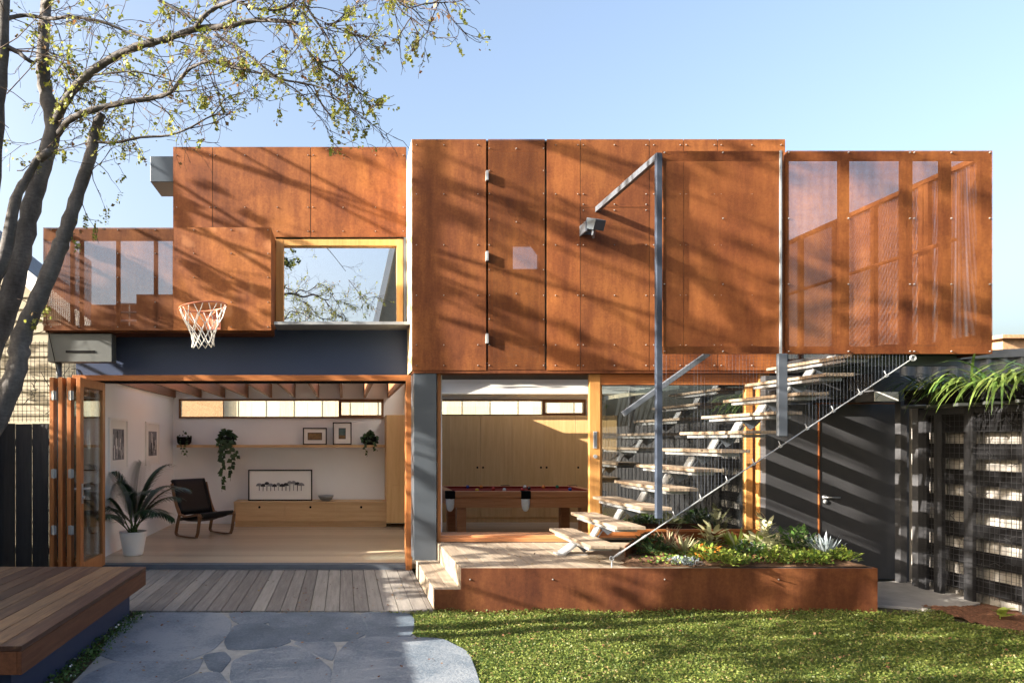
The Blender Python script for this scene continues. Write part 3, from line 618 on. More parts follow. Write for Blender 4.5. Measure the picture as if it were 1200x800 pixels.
m = MB(); m.prism([(.2, 2.0), (6.5, 2.0), (6.5, 5.4), (5.75, 6.25), (5.3, 6.59), (.25, 6.575)], -.12, -.094, 'xy'); struct(m.build('lawn', 'green_leaf'))
n = 300000; P = np.stack([rng.uniform(-.3, 6.6, n), rng.uniform(3.0, 6.60, n), np.zeros(n)], 1)
P = P[~inside(P, outp)]
cp = [gpt(*q, -.075) for q in ((1026, 680), (1062, 679), (1100, 686), (1151, 706), (1128, 713), (1026, 709))]
P = P[~inside(P, cp)]; P = P[P[:, 0] < 5.62+np.clip(6.25-P[:, 1], 0, 9)*1.1+.12*np.sin(7*P[:, 1])]
P = P[~((P[:, 0] < .86) & (P[:, 1] > 6.56))]
h = np.sin(P[:, 0]*5+np.sin(P[:, 1]*4))*np.cos(P[:, 1]*6.3)*.012
P[:, 2] = -.086+h+rng.uniform(0, .024, len(P))+.03*np.exp(-(6.6-P[:, 1])/.06)*rng.random(len(P))
struct(leaf_cloud(P, .55, .0080, 'grass', 'lawn', seed=2), 'stuff')
gc = 9000; P = np.stack([rng.uniform(2.85, 5.12, gc), rng.uniform(6.66, 7.95, gc), np.zeros(gc)], 1); P = P[(P[:, 0] > 2.85+.63*(P[:, 1]-6.85)) & (np.sin(P[:, 0]*7+P[:, 1]*3)*np.cos(P[:, 1]*8-P[:, 0]*2) > -.15)]
P[:, 2] = .375+rng.uniform(0, .045, len(P)); struct(leaf_cloud(P, .8, .014, 'ground_cover', ['green_leaf', 'mulch', 'lime_leaf'], rng.integers(0, 3, len(P)), seed=8), 'stuff')
# weeds along the bench and in the joints
n = 1800; y = rng.uniform(3.9, 6.55, n); P = np.stack([-2.02+.5*0+rng.normal(.0, .035, n)+.12*rng.random(n), y, -.09+rng.uniform(0, .05, n)], 1)
o = leaf_cloud(P, .7, .011, 'weeds', ['green_leaf', 'white_paint'], (rng.random(n) < .02).astype(int), seed=4); struct(o, 'stuff')

# ---------------------------------------------------------------- bench
be = thing('bench', 'broad low timber platform bench on a dark recessed base at the left', 'bench', (-2.9, 5.4, -.1))
bxr, by0, by1, bz = -1.917, 4.06, 6.62, .36
m = MB(); x = bxr
for i in range(16):
    m.box(x-.137, x, by0, by1, bz-.032, bz); x -= .141
m.build('seat_boards', 'bench_wood', be, bevel=.003)
m = MB(); m.box(bxr-.028, bxr-.002, by0+.003, by1-.003, bz-.175, bz-.035); m.box(x, bxr-.030, by0+.004, by0+.03, bz-.175, bz-.035); m.box(x, bxr-.030, by1-.03, by1-.004, bz-.175, bz-.035); m.build('fascia', 'bench_side', be, bevel=.003)
m = MB(); m.box(x+.1, bxr-.13, by0+.14, by1-.1, -.12, bz-.176); m.build('base', 'beam_paint', be)

# ---------------------------------------------------------------- basketball hoop, floodlight
hc = at(238, 359.5, 7.78); hr = .262; UPV = Vector((-.10, .0, 1)).normalized(); E1 = Vector((1, 0, .10)).normalized(); E2 = UPV.cross(E1)
hp = thing('basketball_hoop', 'basketball ring with a white rope net bolted to the rusted screen', 'basketball hoop', hc)
def ring(r, dz, t): return hc + E1*r*math.cos(t) + E2*r*math.sin(t) + Vector((0, 0, dz))
m = MB(); m.tube([ring(hr, 0, 2*math.pi*i/40) for i in range(41)], .0105, 8, cap=False)
for s in (-1, 1): m.tube([ring(hr, 0, math.pi/2+s*.5), Vector((hc.x+s*.06+.02, DM-.02, hc.z-.02)), Vector((hc.x+s*.05+.02, DM-.02, hc.z-.14))], .008, 6)
m.build('rim', 'rim_red', hp, smooth=True)
m = MB(); m.box(hc.x-.06, hc.x+.10, DM-.022, DM-.014, hc.z-.17, hc.z+.01); m.build('bracket', 'rim_red', hp)
m = MB(); lev = [(hr, -.005), (hr*.86, -.12), (hr*.66, -.22), (hr*.50, -.32), (hr*.46, -.40), (hr*.48, -.455)]; NS = 10
for i in range(NS):
    for s in (-1, 1):
        pts = []
        for k, (r_, dz) in enumerate(lev):
            t0 = 2*math.pi*(i+.5*0)/NS; off = (s*.5*2*math.pi/NS)*(0 if k % 2 == 0 else 1) if k else s*.12
            pts.append(ring(r_, dz, t0+off*1.0))
        m.tube(pts, .0055, 5)
m.build('net', 'rope', hp, smooth=True)
fl = thing('floodlight', 'small dark floodlight on a bracket on the rusted wall', 'wall light', at(697, 262, 8.0))
c = at(697, 262, 8.0); m = MB(); m.bar(c+Vector((-.03, .05, .02)), c+Vector((.02, -.10, -.05)), .15, .12); m.build('housing', 'pale_blue_metal', fl, bevel=.006)
m = MB(); m.box(c.x-.11, c.x-.09, 8.0, DB-.001, c.z-.09, c.z+.03); m.box(c.x-.10, c.x+.02, DB-.012, DB-.001, c.z-.07, c.z+.02); m.bar(c+Vector((-.02, .1, -.02)), Vector((c.x-.02, DB-.012, c.z-.02)), .05, .05); m.bar(c+Vector((.0, .02, -.06)), c+Vector((-.03, -.02, -.16)), .02, .06); m.build('bracket', 'steel_grey', fl)
# ---------------------------------------------------------------- living room contents
def picture(name, x0, x1, z0, z1, y, label, frame, art, fw=.022, mat=.07, axis='y', depth=.025, group=None):
    "framed picture facing -y at depth y, or facing +x at x = y when axis is 'x'"
    def bx(m, u0, u1, w0, w1, t0, t1, mi=0):
        if axis == 'y': m.box(u0, u1, y-t1, y-t0, w0, w1, mi)
        else: m.box(y+t0, y+t1, u0, u1, w0, w1, mi)
    c = ((x0+x1)/2, y, z0) if axis == 'y' else (y, (x0+x1)/2, z0)
    o = thing(name, label, 'picture', c, group)
    m = MB(); bx(m, x0, x0+fw, z0, z1, 0, depth); bx(m, x1-fw, x1, z0, z1, 0, depth); bx(m, x0+fw, x1-fw, z0, z0+fw, 0, depth); bx(m, x0+fw, x1-fw, z1-fw, z1, 0, depth); m.build('frame', frame, o)
    m = MB(); bx(m, x0+fw, x1-fw, z0+fw, z1-fw, .001, depth*.5); m.build('mat_board', 'paper', o)
    m = MB(); art(m, lambda *a: bx(m, *a), x0+fw+mat, x1-fw-mat, z0+fw+mat, z1-fw-mat, depth*.5); m.build('artwork', ['art_brown', 'ink', 'ink_grey', 'art_teal', 'paper'], o)
    return o
def art_botanic(seed):
    def f(m, b, u0, u1, w0, w1, t):
        r = random.Random(seed); b(u0, u1, w0, w1, t, t+.001, 2)
        for i in range(34):
            u = r.uniform(u0, u1-.03); hgt = (w1-w0)*r.uniform(.08, .62)*(1-.5*abs((u-u0)/(u1-u0)-.5)); w = r.uniform(.008, .03); z = w0+r.random()**2*(w1-w0)*.5
            b(u, min(u+w, u1), z, min(z+hgt, w1), t+.001+i*2e-5, t+.002+i*2e-5, r.choice((1, 1, 2, 4)))
    return f
def art_view(sky, land):
    def f(m, b, u0, u1, w0, w1, t):
        b(u0, u1, w0, w1, t, t+.001, 1); k = (w1-w0)
        b(u0+.01, u1-.01, w0+k*.35, w1-.012, t+.001, t+.002, sky); b(u0+.01, u1-.01, w0+.012, w0+k*.34, t+.001, t+.002, land)
    return f
def art_mushrooms(m, b, u0, u1, w0, w1, t):
    y = 12.72-t; r = random.Random(8); n = 12
    for i in range(n):
        u = u0+(u1-u0)*(.04+.92*i/(n-1)); hgt = (w1-w0)*r.uniform(.55, .95); cw = (u1-u0)*r.uniform(.045, .075); mi = 2 if r.random() < .35 else 1; yy = y-.0005-.0003*i
        m.prism([(u-cw*.14, w0+.02*r.random()), (u+cw*.12, w0+.01), (u+cw*.16, w0+hgt*.75), (u-cw*.12, w0+hgt*.75)], yy-.001, yy, 'xz', mi)
        m.prism([(u+cw*math.cos(a), w0+hgt*.66+(w1-w0)*.24*math.sin(a)) for a in [math.pi*j/10 for j in range(11)]], yy-.0012, yy-.0001, 'xz', mi)
picture('framed_picture', 9.40, 10.20, 1.15, 1.90, -3.248, 'larger white framed botanical print on the left wall above the palm', 'white_paint', art_botanic(1), .035, .12, 'x')
picture('framed_picture', 11.15, 11.95, 1.17, 1.89, -3.248, 'white framed botanical print on the left wall above the black chair', 'white_paint', art_botanic(2), .035, .12, 'x')
sy = 12.86
sh = MB(); sh.box(X(208, 12.75), X(452, 12.75)-.02, 12.68, 12.998, Z(524, 12.7), Z(521, 12.7)); tag(sh.build('wall_shelf', 'ply_x'), 'long thin timber shelf on the white back wall of the living room', 'shelf')
zsh = Z(521, 12.7)
picture('framed_picture', X(355, sy), X(383, sy), zsh, Z(501, sy), sy, 'wide dark framed picture on the wall shelf', 'black', art_view(0, 0), .02, .07)
picture('framed_picture', X(390, sy), X(412, sy), zsh, Z(494.5, sy), sy, 'tall dark framed picture on the wall shelf', 'black', art_view(3, 0), .02, .09)
cf = 12.50; czt = Z(587.5, cf)
cab = thing('low_cabinet', 'long low plywood cabinet with three drawers under the mushroom print', 'cabinet', (-.6, 12.7, 0))
x0, x1 = X(274, cf), X(453, cf)
m = MB(); m.box(x0, x1, cf-.012, 12.99, czt-.03, czt); m.box(x0, x0+.025, cf, 12.99, .10, czt-.031); m.box(x0+.026, x1, cf+.03, 12.99, .10, czt-.031); m.build('carcass', 'ply_x', cab)
m = MB(); m.box(x0+.02, x1, cf+.04, 12.99, 0, .098); m.build('plinth', 'ply_x', cab)
for a, b in ((274, 334), (334, 393.5), (393.5, 453)):
    m = MB(); m.box(X(a, cf)+.03 if a == 274 else X(a, cf)+.004, X(b, cf)-.004, cf, cf+.02, .105, czt-.036); d = m.build('drawer', 'ply_x', cab)
    xc_ = X((a+b)/2, cf); q = MB(); q.cyl((xc_, cf-.001, czt-.10), .022, -.003, 14, 'y'); q.build('finger_hole', 'black', d)
picture('mushroom_print', X(291, 12.72), X(366, 12.72), czt, Z(550, 12.72), 12.72, 'wide black framed ink print of mushrooms leaning on the low cabinet', 'black', art_mushrooms, .022, .15)
m = MB(); bc = at(382, 587, 12.66); m.lathe([(.05, 0), (.10, .02), (.14, .08), (.15, .105), (.14, .10), (.09, .03), (.0, .025)], (bc.x, bc.y, czt), 20); tag(m.build('bowl', 'stone_grey', smooth=True), 'grey bowl on the low plywood cabinet', 'bowl')
tc_ = thing('tall_cabinet', 'tall plywood cupboard at the right end of the living room', 'cabinet', (.95, 12.7, 0))
tf = 12.40; m = MB(); m.box(X(453, tf), 1.148, tf+.02, 12.99, .08, Z(486, tf)); m.build('carcass', 'ply', tc_)
zs = [.08, Z(568, tf), Z(527, tf), Z(486, tf)]
for i in range(3):
    m = MB(); m.box(X(453, tf)+.003, 1.145, tf, tf+.018, zs[i]+.003, zs[i+1]-.003); m.build('door', 'ply', tc_)
# palm in white pot
def blade(m, p, d, L, w, droop, n=5, mi=0, up=Vector((0, 0, 1)), fold=.0):
    p = Vector(p); d = Vector(d).normalized(); pts = [p.copy()]; q = p.copy()
    for i in range(n): q = q + d*(L/n); d = (d + Vector((0, 0, -droop/n))).normalized(); pts.append(q.copy())
    vs = []; fs = []
    for i, q in enumerate(pts):
        t = i/n; dd = (pts[min(i+1, n)]-pts[max(i-1, 0)]).normalized(); s = dd.cross(up); s = s.normalized() if s.length > 1e-3 else Vector((1, 0, 0))
        ww = w*(math.sin(math.pi*min(1, .12+.88*t))**.6 if t < 1 else .03); vs += [q-s*ww/2, q+s*ww/2]
    for i in range(n): fs.append((2*i, 2*i+1, 2*i+3, 2*i+2))
    m.add(vs, fs, mi)
pb = at(156, 650, 9.45)
pl = thing('potted_palm', 'leafy indoor palm in a white pot beside the folding doors', 'potted plant', (pb.x, 9.45, 0))
m = MB(); m.lathe([(.0, .0), (.125, .0), (.135, .02), (.185, .30), (.19, .33), (.175, .33), (.165, .29), (0, .29)], (pb.x, 9.45, 0), 28); m.build('pot', 'ceramic', pl, smooth=True)
m = MB(); m.cyl((pb.x, 9.45, .28), .168, .015, 20); m.build('potting_soil', 'soil', pl)
r = random.Random(11); m = MB(); stm = MB()
FR = [(-.9, -.25, .95, .85), (.75, .1, 1.05, .95), (.2, -.5, .95, .8), (-.45, .4, 1.1, .9), (.95, -.35, .7, .75), (-1, .1, .62, .7), (.45, .5, 1.05, .85), (-.3, -.8, .6, .7), (.7, -.7, .75, .8), (-.35, .1, 1.3, .95), (.35, .2, 1.3, 1.0), (.05, .1, 1.25, .9), (-.6, -.6, .8, .75), (.9, -.1, 1.15, .8), (-.7, .0, 1.2, .75), (.5, -.4, 1.2, .8), (-.15, -.3, 1.3, .7)]
for dx, dy, up, L in FR:
    p = Vector((pb.x+r.uniform(-.05, .05), 9.45+r.uniform(-.05, .05), .29)); d = Vector((dx*.62, dy*.62, up)).normalized(); pts = [p.copy()]; n = 16; bend = .12+.04*r.random()
    for i in range(n): p = p+d*(L*1.12/n); d = (d+Vector((dx*.03, dy*.03, -bend*(i/n)*1.5))).normalized(); pts.append(p.copy())
    stm.tube(pts, [.008*(1-.75*i/n) for i in range(n+1)], 5)
    for i in range(5, n+1):
        dd = (pts[i]-pts[i-1]).normalized(); s = dd.cross(Vector((0, 0, 1))).normalized()
        for sg in (-1, 1):
            for f in (0, .5):
                q = pts[i-1].lerp(pts[i], f); LL = L*.42*math.sin(math.pi*(i+f-3)/(n-1))**.7 if i < n else L*.15
                blade(m, q, dd*.8+s*sg*.7+Vector((0, 0, .1)), LL, .021, 1.1, 4)
m.build('fronds', 'palm_leaf', pl); stm.build('stems', 'green_leaf', pl, smooth=True)
# lounge chair
def chair():
    o = thing('lounge_chair', 'black leather lounge chair with a bent timber frame', 'chair', (X(240, 11.4), 11.35, 0))
    O = Vector(o.location)
    def L(x, y, z): return O + Matrix.Rotation(R(48), 3, 'Z') @ Vector((x, y, z))     # seat faces -y and turns to the right
    def slab(name, prof, w, th, mat, nx=8):
        m = MB(); k = len(prof); vs = []; fs = []; c = nx+1
        for s in (0, 1):
            for i, (y, z) in enumerate(prof):
                a = Vector(prof[min(i+1, k-1)])-Vector(prof[max(i-1, 0)]); nrm = Vector((-a.y, a.x)).normalized()
                for j in range(c):
                    u = j/nx*2-1; puff = th*(.5+.5*(1-abs(u)**4)*(1-abs(2*i/(k-1)-1)**6)); rib = 1-.18*abs(math.sin(i*math.pi/2.0))
                    off = nrm*(puff*rib if s else 0); vs.append(L(u*w/2, y+off.x, z+off.y))
        for s in (0, 1):
            for i in range(k-1):
                for j in range(nx):
                    a = s*k*c+i*c+j; q = (a, a+1, a+c+1, a+c); fs.append(q if not s else q[::-1])
        def st(a, b): fs.append((a, b, b+k*c, a+k*c))
        for j in range(nx): st(j+1, j); st((k-1)*c+j, (k-1)*c+j+1)
        for i in range(k-1): st(i*c, (i+1)*c); st((i+1)*c+nx, i*c+nx)
        m.add(vs, fs); m.build(name, mat, o, smooth=True)
    seat = [(.30-.085*i, .30+.012*i if i < 7 else .375+.004*(i-7)) for i in range(9)][::-1]
    slab('seat_cushion', [(-.36, .40), (-.34, .425), (-.24, .415), (-.12, .385), (0, .355), (.12, .325), (.22, .315)][::-1], .66, .11, 'black_leather')
    slab('back_cushion', [(.20, .36), (.235, .45), (.27, .54), (.31, .64), (.35, .74), (.385, .83), (.42, .90), (.44, .93)][::-1], .66, .11, 'black_leather')
    for s in (-1, 1):
        m = MB(); x = s*.345
        pts = [(.42, .86), (.36, .68), (.28, .50), (.20, .37), (.0, .34), (-.20, .375), (-.34, .40), (-.36, .37), (-.34, .30), (-.30, .10), (-.26, .03), (-.1, .018), (.12, .018), (.26, .02), (.30, .05), (.26, .20), (.20, .36)]
        for a, b in zip(pts, pts[1:]): m.bar(L(x, *a), L(x, *b), .05, .022, (0, 1, 0) if abs(b[1]-a[1]) > abs(b[0]-a[0]) else (0, 0, 1))
        m.build('frame', 'chair_wood', o)
    for y_, z_, w_ in ((.1, .33, .03), (-.3, .36, .03), (.46, .78, .03)): m = MB(); m.bar(L(-.345, y_, z_), L(.345, y_, z_), w_, w_); m.build('stretcher', 'chair_wood', o)
chair()
# trailing plants on the shelf
def heart(m, p, d, s, mi=0):
    d = Vector(d).normalized(); u = d.cross(Vector((.1, -1, .2))).normalized(); p = Vector(p)
    m.add([p, p+d*s*.35+u*s*.42, p+d*s, p+d*s*.35-u*s*.42, p+d*s*.5+Vector((0, -.006, 0))], [(0, 3, 4), (0, 4, 1), (1, 4, 2), (4, 3, 2)], mi)
def trailing(px, label, clump, trails, mat, leaf, seed, pot):
    r = random.Random(seed); y = 12.82; b = at(px, 521, y); b.z = zsh
    o = thing('trailing_plant', label, 'potted plant', b, 'trailing plants along the wall shelf')
    if pot:
        m = MB(); m.lathe([(.0, .0), (.09, 0), (.13, .04), (.14, .13), (.13, .15), (.0, .14)], b, 18); m.build('pot', 'black', o, smooth=True)
    m = MB()
    for i in range(clump):
        a = r.uniform(0, 2*math.pi); h = r.uniform(.05, .26); rr = .16*math.sin(math.pi*min(1, h/.3+.2))*r.random()**.5
        p = b+Vector((rr*math.cos(a), rr*math.sin(a)*.7-.03, h)); heart(m, p, (math.cos(a), math.sin(a)-.4, r.uniform(-.9, .4)), leaf*r.uniform(.7, 1.2))
    for dx, L, n in trails:
        p = b+Vector((dx, -.16, .08)); q = p.copy(); pts = [q.copy()]
        for i in range(14): q = q+Vector((r.uniform(-.02, .02)+dx*.04, r.uniform(-.004, .004), -L/14)); pts.append(q.copy())
        m.tube(pts, .004, 4, 0)
        for i in range(n):
            t = i/n*13; k = int(t); c = pts[k].lerp(pts[k+1], t-k); heart(m, c, (r.choice((-1, 1))*r.uniform(.5, 1), -.3, r.uniform(-1, -.1)), leaf*r.uniform(.7, 1.1))
    m.build('foliage', mat, o)
trailing(216, 'small dark pot plant at the left end of the wall shelf', 16, [(-.05, .25, 5), (.08, .30, 6)], 'dark_leaf', .06, 1, True)
trailing(266, 'long heart leaved vine trailing from the wall shelf beside the chair', 70, [(-.03, .95, 17), (.08, .75, 14), (.0, .45, 9), (-.10, .25, 5), (.12, .35, 7)], 'dark_leaf', .11, 2, True)
trailing(433, 'bushy fern like pot plant at the right end of the wall shelf', 130, [(-.08, .30, 6), (.02, .2, 5)], 'dark_leaf', .07, 3, True)

# ---------------------------------------------------------------- pool room contents
kb = thing('storage_wall', 'wall of tall plywood cupboard doors behind the pool table', 'cupboard', (3, 13.4, 0)); kf = 13.20
m = MB(); m.box(1.245, 5.29, kf+.02, YP-.01, .0, pz0-.012); m.build('carcass', 'ply', kb)
xs = [1.25, X(526.5, kf), X(563, kf), X(600, kf), X(637.5, kf), X(674.5, kf), X(711, kf), X(748, kf), X(785, kf), 5.28]; zmid = Z(526.5, kf)
KN = {1: 1, 2: -1, 3: 1, 4: -1, 5: -1+0, 6: 1, 7: -1}
for i in range(len(xs)-1):
    m = MB(); m.box(xs[i]+.003, xs[i+1]-.003, kf, kf+.018, zmid+.003, pz0-.014); m.build('door', 'ply', kb)
    m = MB(); m.box(xs[i]+.003, xs[i+1]-.003, kf, kf+.018, .10, zmid-.003); d = m.build('door', 'ply', kb)
    if i in KN:
        xx = xs[i+1]-.06 if KN[i] == 1 else xs[i]+.05
        q = MB(); q.cyl((xx, kf-.001, Z(547.5, kf)), .02, -.004, 12, 'y'); q.build('finger_hole', 'black', d)
pt = thing('pool_table', 'timber pool table with red cloth and white net pockets', 'pool table', (2.9, 11.4, 0))
ty0, ty1, tx0_, tx1_, tz = 10.75, 12.15, X(524, 10.75), X(524, 10.75)+2.48, Z(575.5, 10.75); rw = .13
m = MB(); m.box(tx0_, tx1_, ty0, ty0+rw, tz-.10, tz); m.box(tx0_, tx1_, ty1-rw, ty1, tz-.10, tz); m.box(tx0_, tx0_+rw, ty0+rw, ty1-rw, tz-.10, tz-.001); m.box(tx1_-rw, tx1_, ty0+rw, ty1-rw, tz-.10, tz-.001); m.build('rail', 'table_wood', pt, bevel=.012)
m = MB(); m.box(tx0_+.06, tx1_-.06, ty0+.05, ty0+.08, tz-.26, tz-.101); m.box(tx0_+.06, tx1_-.06, ty1-.08, ty1-.05, tz-.26, tz-.101); m.box(tx0_+.06, tx0_+.09, ty0+.081, ty1-.081, tz-.26, tz-.101); m.box(tx1_-.09, tx1_-.06, ty0+.081, ty1-.081, tz-.26, tz-.101); m.build('apron', 'table_wood', pt)
m = MB(); m.box(tx0_+rw-.03, tx1_-rw+.03, ty0+rw-.03, ty1-rw+.03, tz-.09, tz-.035); m.build('bed', 'felt', pt)
m = MB(); m.box(tx0_+rw, tx1_-rw, ty0+rw+.0005, ty0+rw+.04, tz-.034, tz-.004); m.box(tx0_+rw, tx1_-rw, ty1-rw-.04, ty1-rw-.0005, tz-.034, tz-.004); m.box(tx0_+rw+.0005, tx0_+rw+.04, ty0+rw+.041, ty1-rw-.041, tz-.034, tz-.004); m.box(tx1_-rw-.04, tx1_-rw-.0005, ty0+rw+.041, ty1-rw-.041, tz-.034, tz-.004); m.build('cushion', 'felt', pt)
for xx in (tx0_+.25, tx1_-.25):
    for yy in (ty0+.2, ty1-.2): m = MB(); m.box(xx-.075, xx+.075, yy-.075, yy+.075, 0, tz-.20); m.build('leg', 'table_wood', pt, bevel=.006)
for xx in (tx0_+.05, (tx0_+tx1_)/2, tx1_-.05):
    for yy, s in ((ty0+.03, -1), (ty1-.03, 1)):
        m = MB(); m.box(xx-.075, xx+.075, yy-.055, yy+.055, tz-.115, tz+.008); p = m.build('pocket', 'black', pt, bevel=.01)
        m = MB(); m.lathe_s([(.068, -.12), (.066, -.20), (.055, -.27), (.03, -.31), (.0, -.32)], (xx, yy-.01 if s < 0 else yy+.01, tz), 14, 0, (1, .7, 1)); m.build('net', 'rope', p, smooth=True)
m = MB(); m.box(tx0_-.004, tx0_, 11.35, 11.45, tz-.22, tz-.12); m.build('ball_return', 'black', pt)
bzs = tz-.035+.028
BL = [(548, 569.5, 'blue', 'dark blue ball near the back cushion at the left of the pool table'), (564, 570, 'orange', 'orange ball near the back cushion of the pool table'), (559, 574, 'yellow', 'yellow ball near the front left of the pool table'), (578, 572.5, 'red', 'reddish orange ball in the left middle of the red cloth'), (591, 573.5, 'white', 'white ball left of the middle pocket'), (615, 570, 'white', 'white cue ball beside the middle pocket'), (612, 573.5, 'red', 'red ball half hidden by the middle pocket'), (620, 572, 'black', 'black ball just right of the middle pocket'), (637, 569.5, 'orange', 'lone orange ball near the back cushion right of the middle pocket'), (653, 569.5, 'green', 'green ball near the back cushion at the right'), (668, 573, 'blue', 'bright blue ball at the right of the pool table')]
for px, py, cname, lab in BL:
    d = (EYE-bzs)*F/(py-HY); d = min(max(d, ty0+.22), ty1-.22); m = MB(); m.sphere((X(px, d), d, bzs), .03)
    tag(m.build('pool_ball', 'ball_'+cname, smooth=True), lab, 'pool ball', 'balls on the pool table')
# ---------------------------------------------------------------- fences and neighbours
def paling_fence(name, label, p0, p1, z0, z1, mat, w=.10, gap=.004, overlap=True, rails=True, cat='fence'):
    p0 = Vector(p0); p1 = Vector(p1); d = p1-p0; L = d.length; d.normalize(); s = Vector((-d.y, d.x))
    o = thing(name, label, cat, ((p0.x+p1.x)/2, (p0.y+p1.y)/2, z0))
    m = MB(); t = 0; i = 0
    while t < L-.02:
        e = min(t+w, L); off = .012*(i % 2) if overlap else 0
        a = p0+d*t+s*off; b = p0+d*(e-gap)+s*off; th = s*.016; dz = random.uniform(-.006, .006)
        vs = [(a.x, a.y, z0), (b.x, b.y, z0), ((b+th).x, (b+th).y, z0), ((a+th).x, (a+th).y, z0)]
        m.add(vs+[(x, y, z1+dz) for x, y, _ in vs], [(0,3,2,1),(4,5,6,7),(0,1,5,4),(1,2,6,5),(2,3,7,6),(3,0,4,7)]); t += w; i += 1
    m.build('palings', mat, o)
    if rails:
        for zz in (z0+.25, z1-.25):
            m = MB(); a = p0+s*.055; b = p1+s*.055; m.bar((a.x, a.y, zz), (b.x, b.y, zz), .04, .08); m.build('rail', mat, o)
    return o
paling_fence('side_gate', 'black paling side gate between the old cottage and the folding doors', (-6.4, 8.95), (-3.46, 8.95), -.12, 1.80, 'paling', .11)
paling_fence('paling_fence', 'tall black paling fence along the left boundary behind the bench', (-4.75, -4.0), (-4.75, 8.9), -.12, 2.06, 'paling', .10)
# right boundary: charcoal palings with a climbing mesh, post
FX = 6.62
paling_fence('paling_fence', 'weathered pale paling fence striped with sunlight behind the black slat screen at right', (FX+.03, 4.6), (FX+.03, 8.02), -.12, Z(478, 7.8), 'pale_paling', .10, rails=False)
paling_fence('paling_fence', 'black paling fence along the right boundary nearer the viewer', (FX+.03, -4.0), (FX+.03, 4.59), -.12, 1.92, 'paling', .10)
m = MB(); zt_ = Z(478, 7.7); m.box(FX-.13, FX-.055, 7.72, 7.80, -.12, zt_); m.box(FX-.14, FX-.06, 7.95, 8.03, -.12, zt_+.1)
tag(m.build('fence_post', 'charcoal', bevel=.004), 'square charcoal post at the corner of the fence and the garden wall', 'post')
m = MB()
for k in range(58): yy = 4.4+k*.056; m.tube([(FX-.185+.008*math.sin(k*2.1), yy, 0), (FX-.18, yy, 1.88)], .0022, 4, cap=False)
for k in range(33): zz = .05+k*.056; m.tube([(FX-.186, 4.4, zz), (FX-.18, 6.0, zz+.006*math.sin(k)), (FX-.186, 7.6, zz)], .0022, 4, cap=False)
r = random.Random(6)
for k in range(46):
    y = r.uniform(4.5, 7.5); z = r.choice((.35, .7, 1.05, 1.4, 1.72))+r.uniform(-.05, .05); p = [(FX-.19, y, z)]
    for j in range(5): y += r.uniform(-.02, .08); z += r.uniform(-.05, .05); p.append((FX-.195, y, z))
    m.tube(p, .003, 4, cap=False)
tag(m.build('climbing_mesh', 'charcoal_dark'), 'wire climbing mesh with bare stems fixed to the black slat screen', 'trellis')
# slatted trellis frame in front of that fence
tr_ = thing('slat_trellis', 'near black screen of wide horizontal slats along the right boundary', 'trellis', (FX-.2, 6.6, -.1))
for yy in (7.62, 7.42, 7.06, 6.45, 5.6, 4.9): m = MB(); m.box(FX-.165, FX-.125, yy-.05, yy+.05, -.12, 1.86); m.build('post', 'charcoal_dark', tr_)
m = MB(); m.box(FX-.13, FX-.04, 4.8, 7.70, 1.86, 1.93); m.build('beam', 'charcoal_dark', tr_)
m = MB()
for k in range(9): yy = 5.0+k*.32; m.bar((FX-.42, yy, 1.945), (FX+.4, yy, 1.965), .06, .03)
m.build('roof_slats', 'pale_grey_metal', tr_)
m = MB()
for k in range(7): m.box(FX-.122, FX-.10, 4.85, 7.68, .02+k*.275, .02+k*.275+(.155 if k < 6 else .20))
m.build('slats', 'black', tr_)
m = MB(); m.box(FX-.30, FX+.7, 4.8, 7.7, 1.985, 2.14); m.build('planter_trough', 'black', tr_)
# corrugated fence beyond, and the tan building at the right edge
cgf = thing('corrugated_fence', 'grey corrugated metal fence beyond the garden wall under the terrace', 'fence', (7.6, 9.9, -.1))
m = MB(); nn = 160; vs = []; fs = []
q0 = Vector((5.5, 11.2)); q1 = Vector((10.5, 8.6)); dd = (q1-q0).normalized(); sd = Vector((-dd.y, dd.x))
for i in range(nn+1):
    p = q0.lerp(q1, i/nn)+sd*.035*math.sin(i*math.pi/2.5); vs += [(p.x, p.y, -.1), (p.x, p.y, 2.72)]
for i in range(nn): fs.append((2*i, 2*i+2, 2*i+3, 2*i+1))
m.add(vs, fs); m.build('sheet', 'corrugated_grey', cgf, smooth=True)
m = MB(); m.bar((q0.x, q0.y, 2.77), (q1.x, q1.y, 2.77), .10, .11); m.build('capping', 'corrugated_grey', cgf)
m = MB(); m.box(11.2, 15, 11.6, 15, -.1, Z(397, 11.6)); m.box(11.1, 15.1, 11.5, 15.1, Z(397, 11.6), Z(393, 11.6)); tag(m.build('outbuilding', 'tan_brick'), 'small tan brick outbuilding beyond the fence at the right edge', 'building')
# weatherboard cottage at the left
ct = thing('weatherboard_cottage', 'cream weatherboard cottage with a steep slate roof behind the tree', 'house', (-8, 13, -.1))
CY = 11.0; wr = X(72, CY); vl = at(5, 296, CY); sl_ = -.80; ex = X(112, CY)
def rz(x): return vl.z+(x-vl.x)*sl_
m = MB(); zc = -.1; wl = -12.5; ridge = -9.2
while zc < rz(ridge)-.1:
    zt_ = zc+.19; xr_ = wr if rz(wr) > zt_ else vl.x+(zt_-vl.z)/sl_
    xl2 = wl if zt_ < rz(2*ridge-wl)-.0 else wl
    m.add([(wl, CY+.0, zc), (xr_, CY, zc), (xr_, CY+.028, zt_), (wl, CY+.028, zt_), (wl, CY+.03, zc), (xr_, CY+.03, zc)], [(0, 1, 2, 3), (0, 4, 5, 1)]); zc += .19
m.box(wr-.02, wr+.0, CY+.03, 15, -.1, rz(wr)-.1); m.build('wall', 'weatherboard', ct)
zr = rz(ridge)
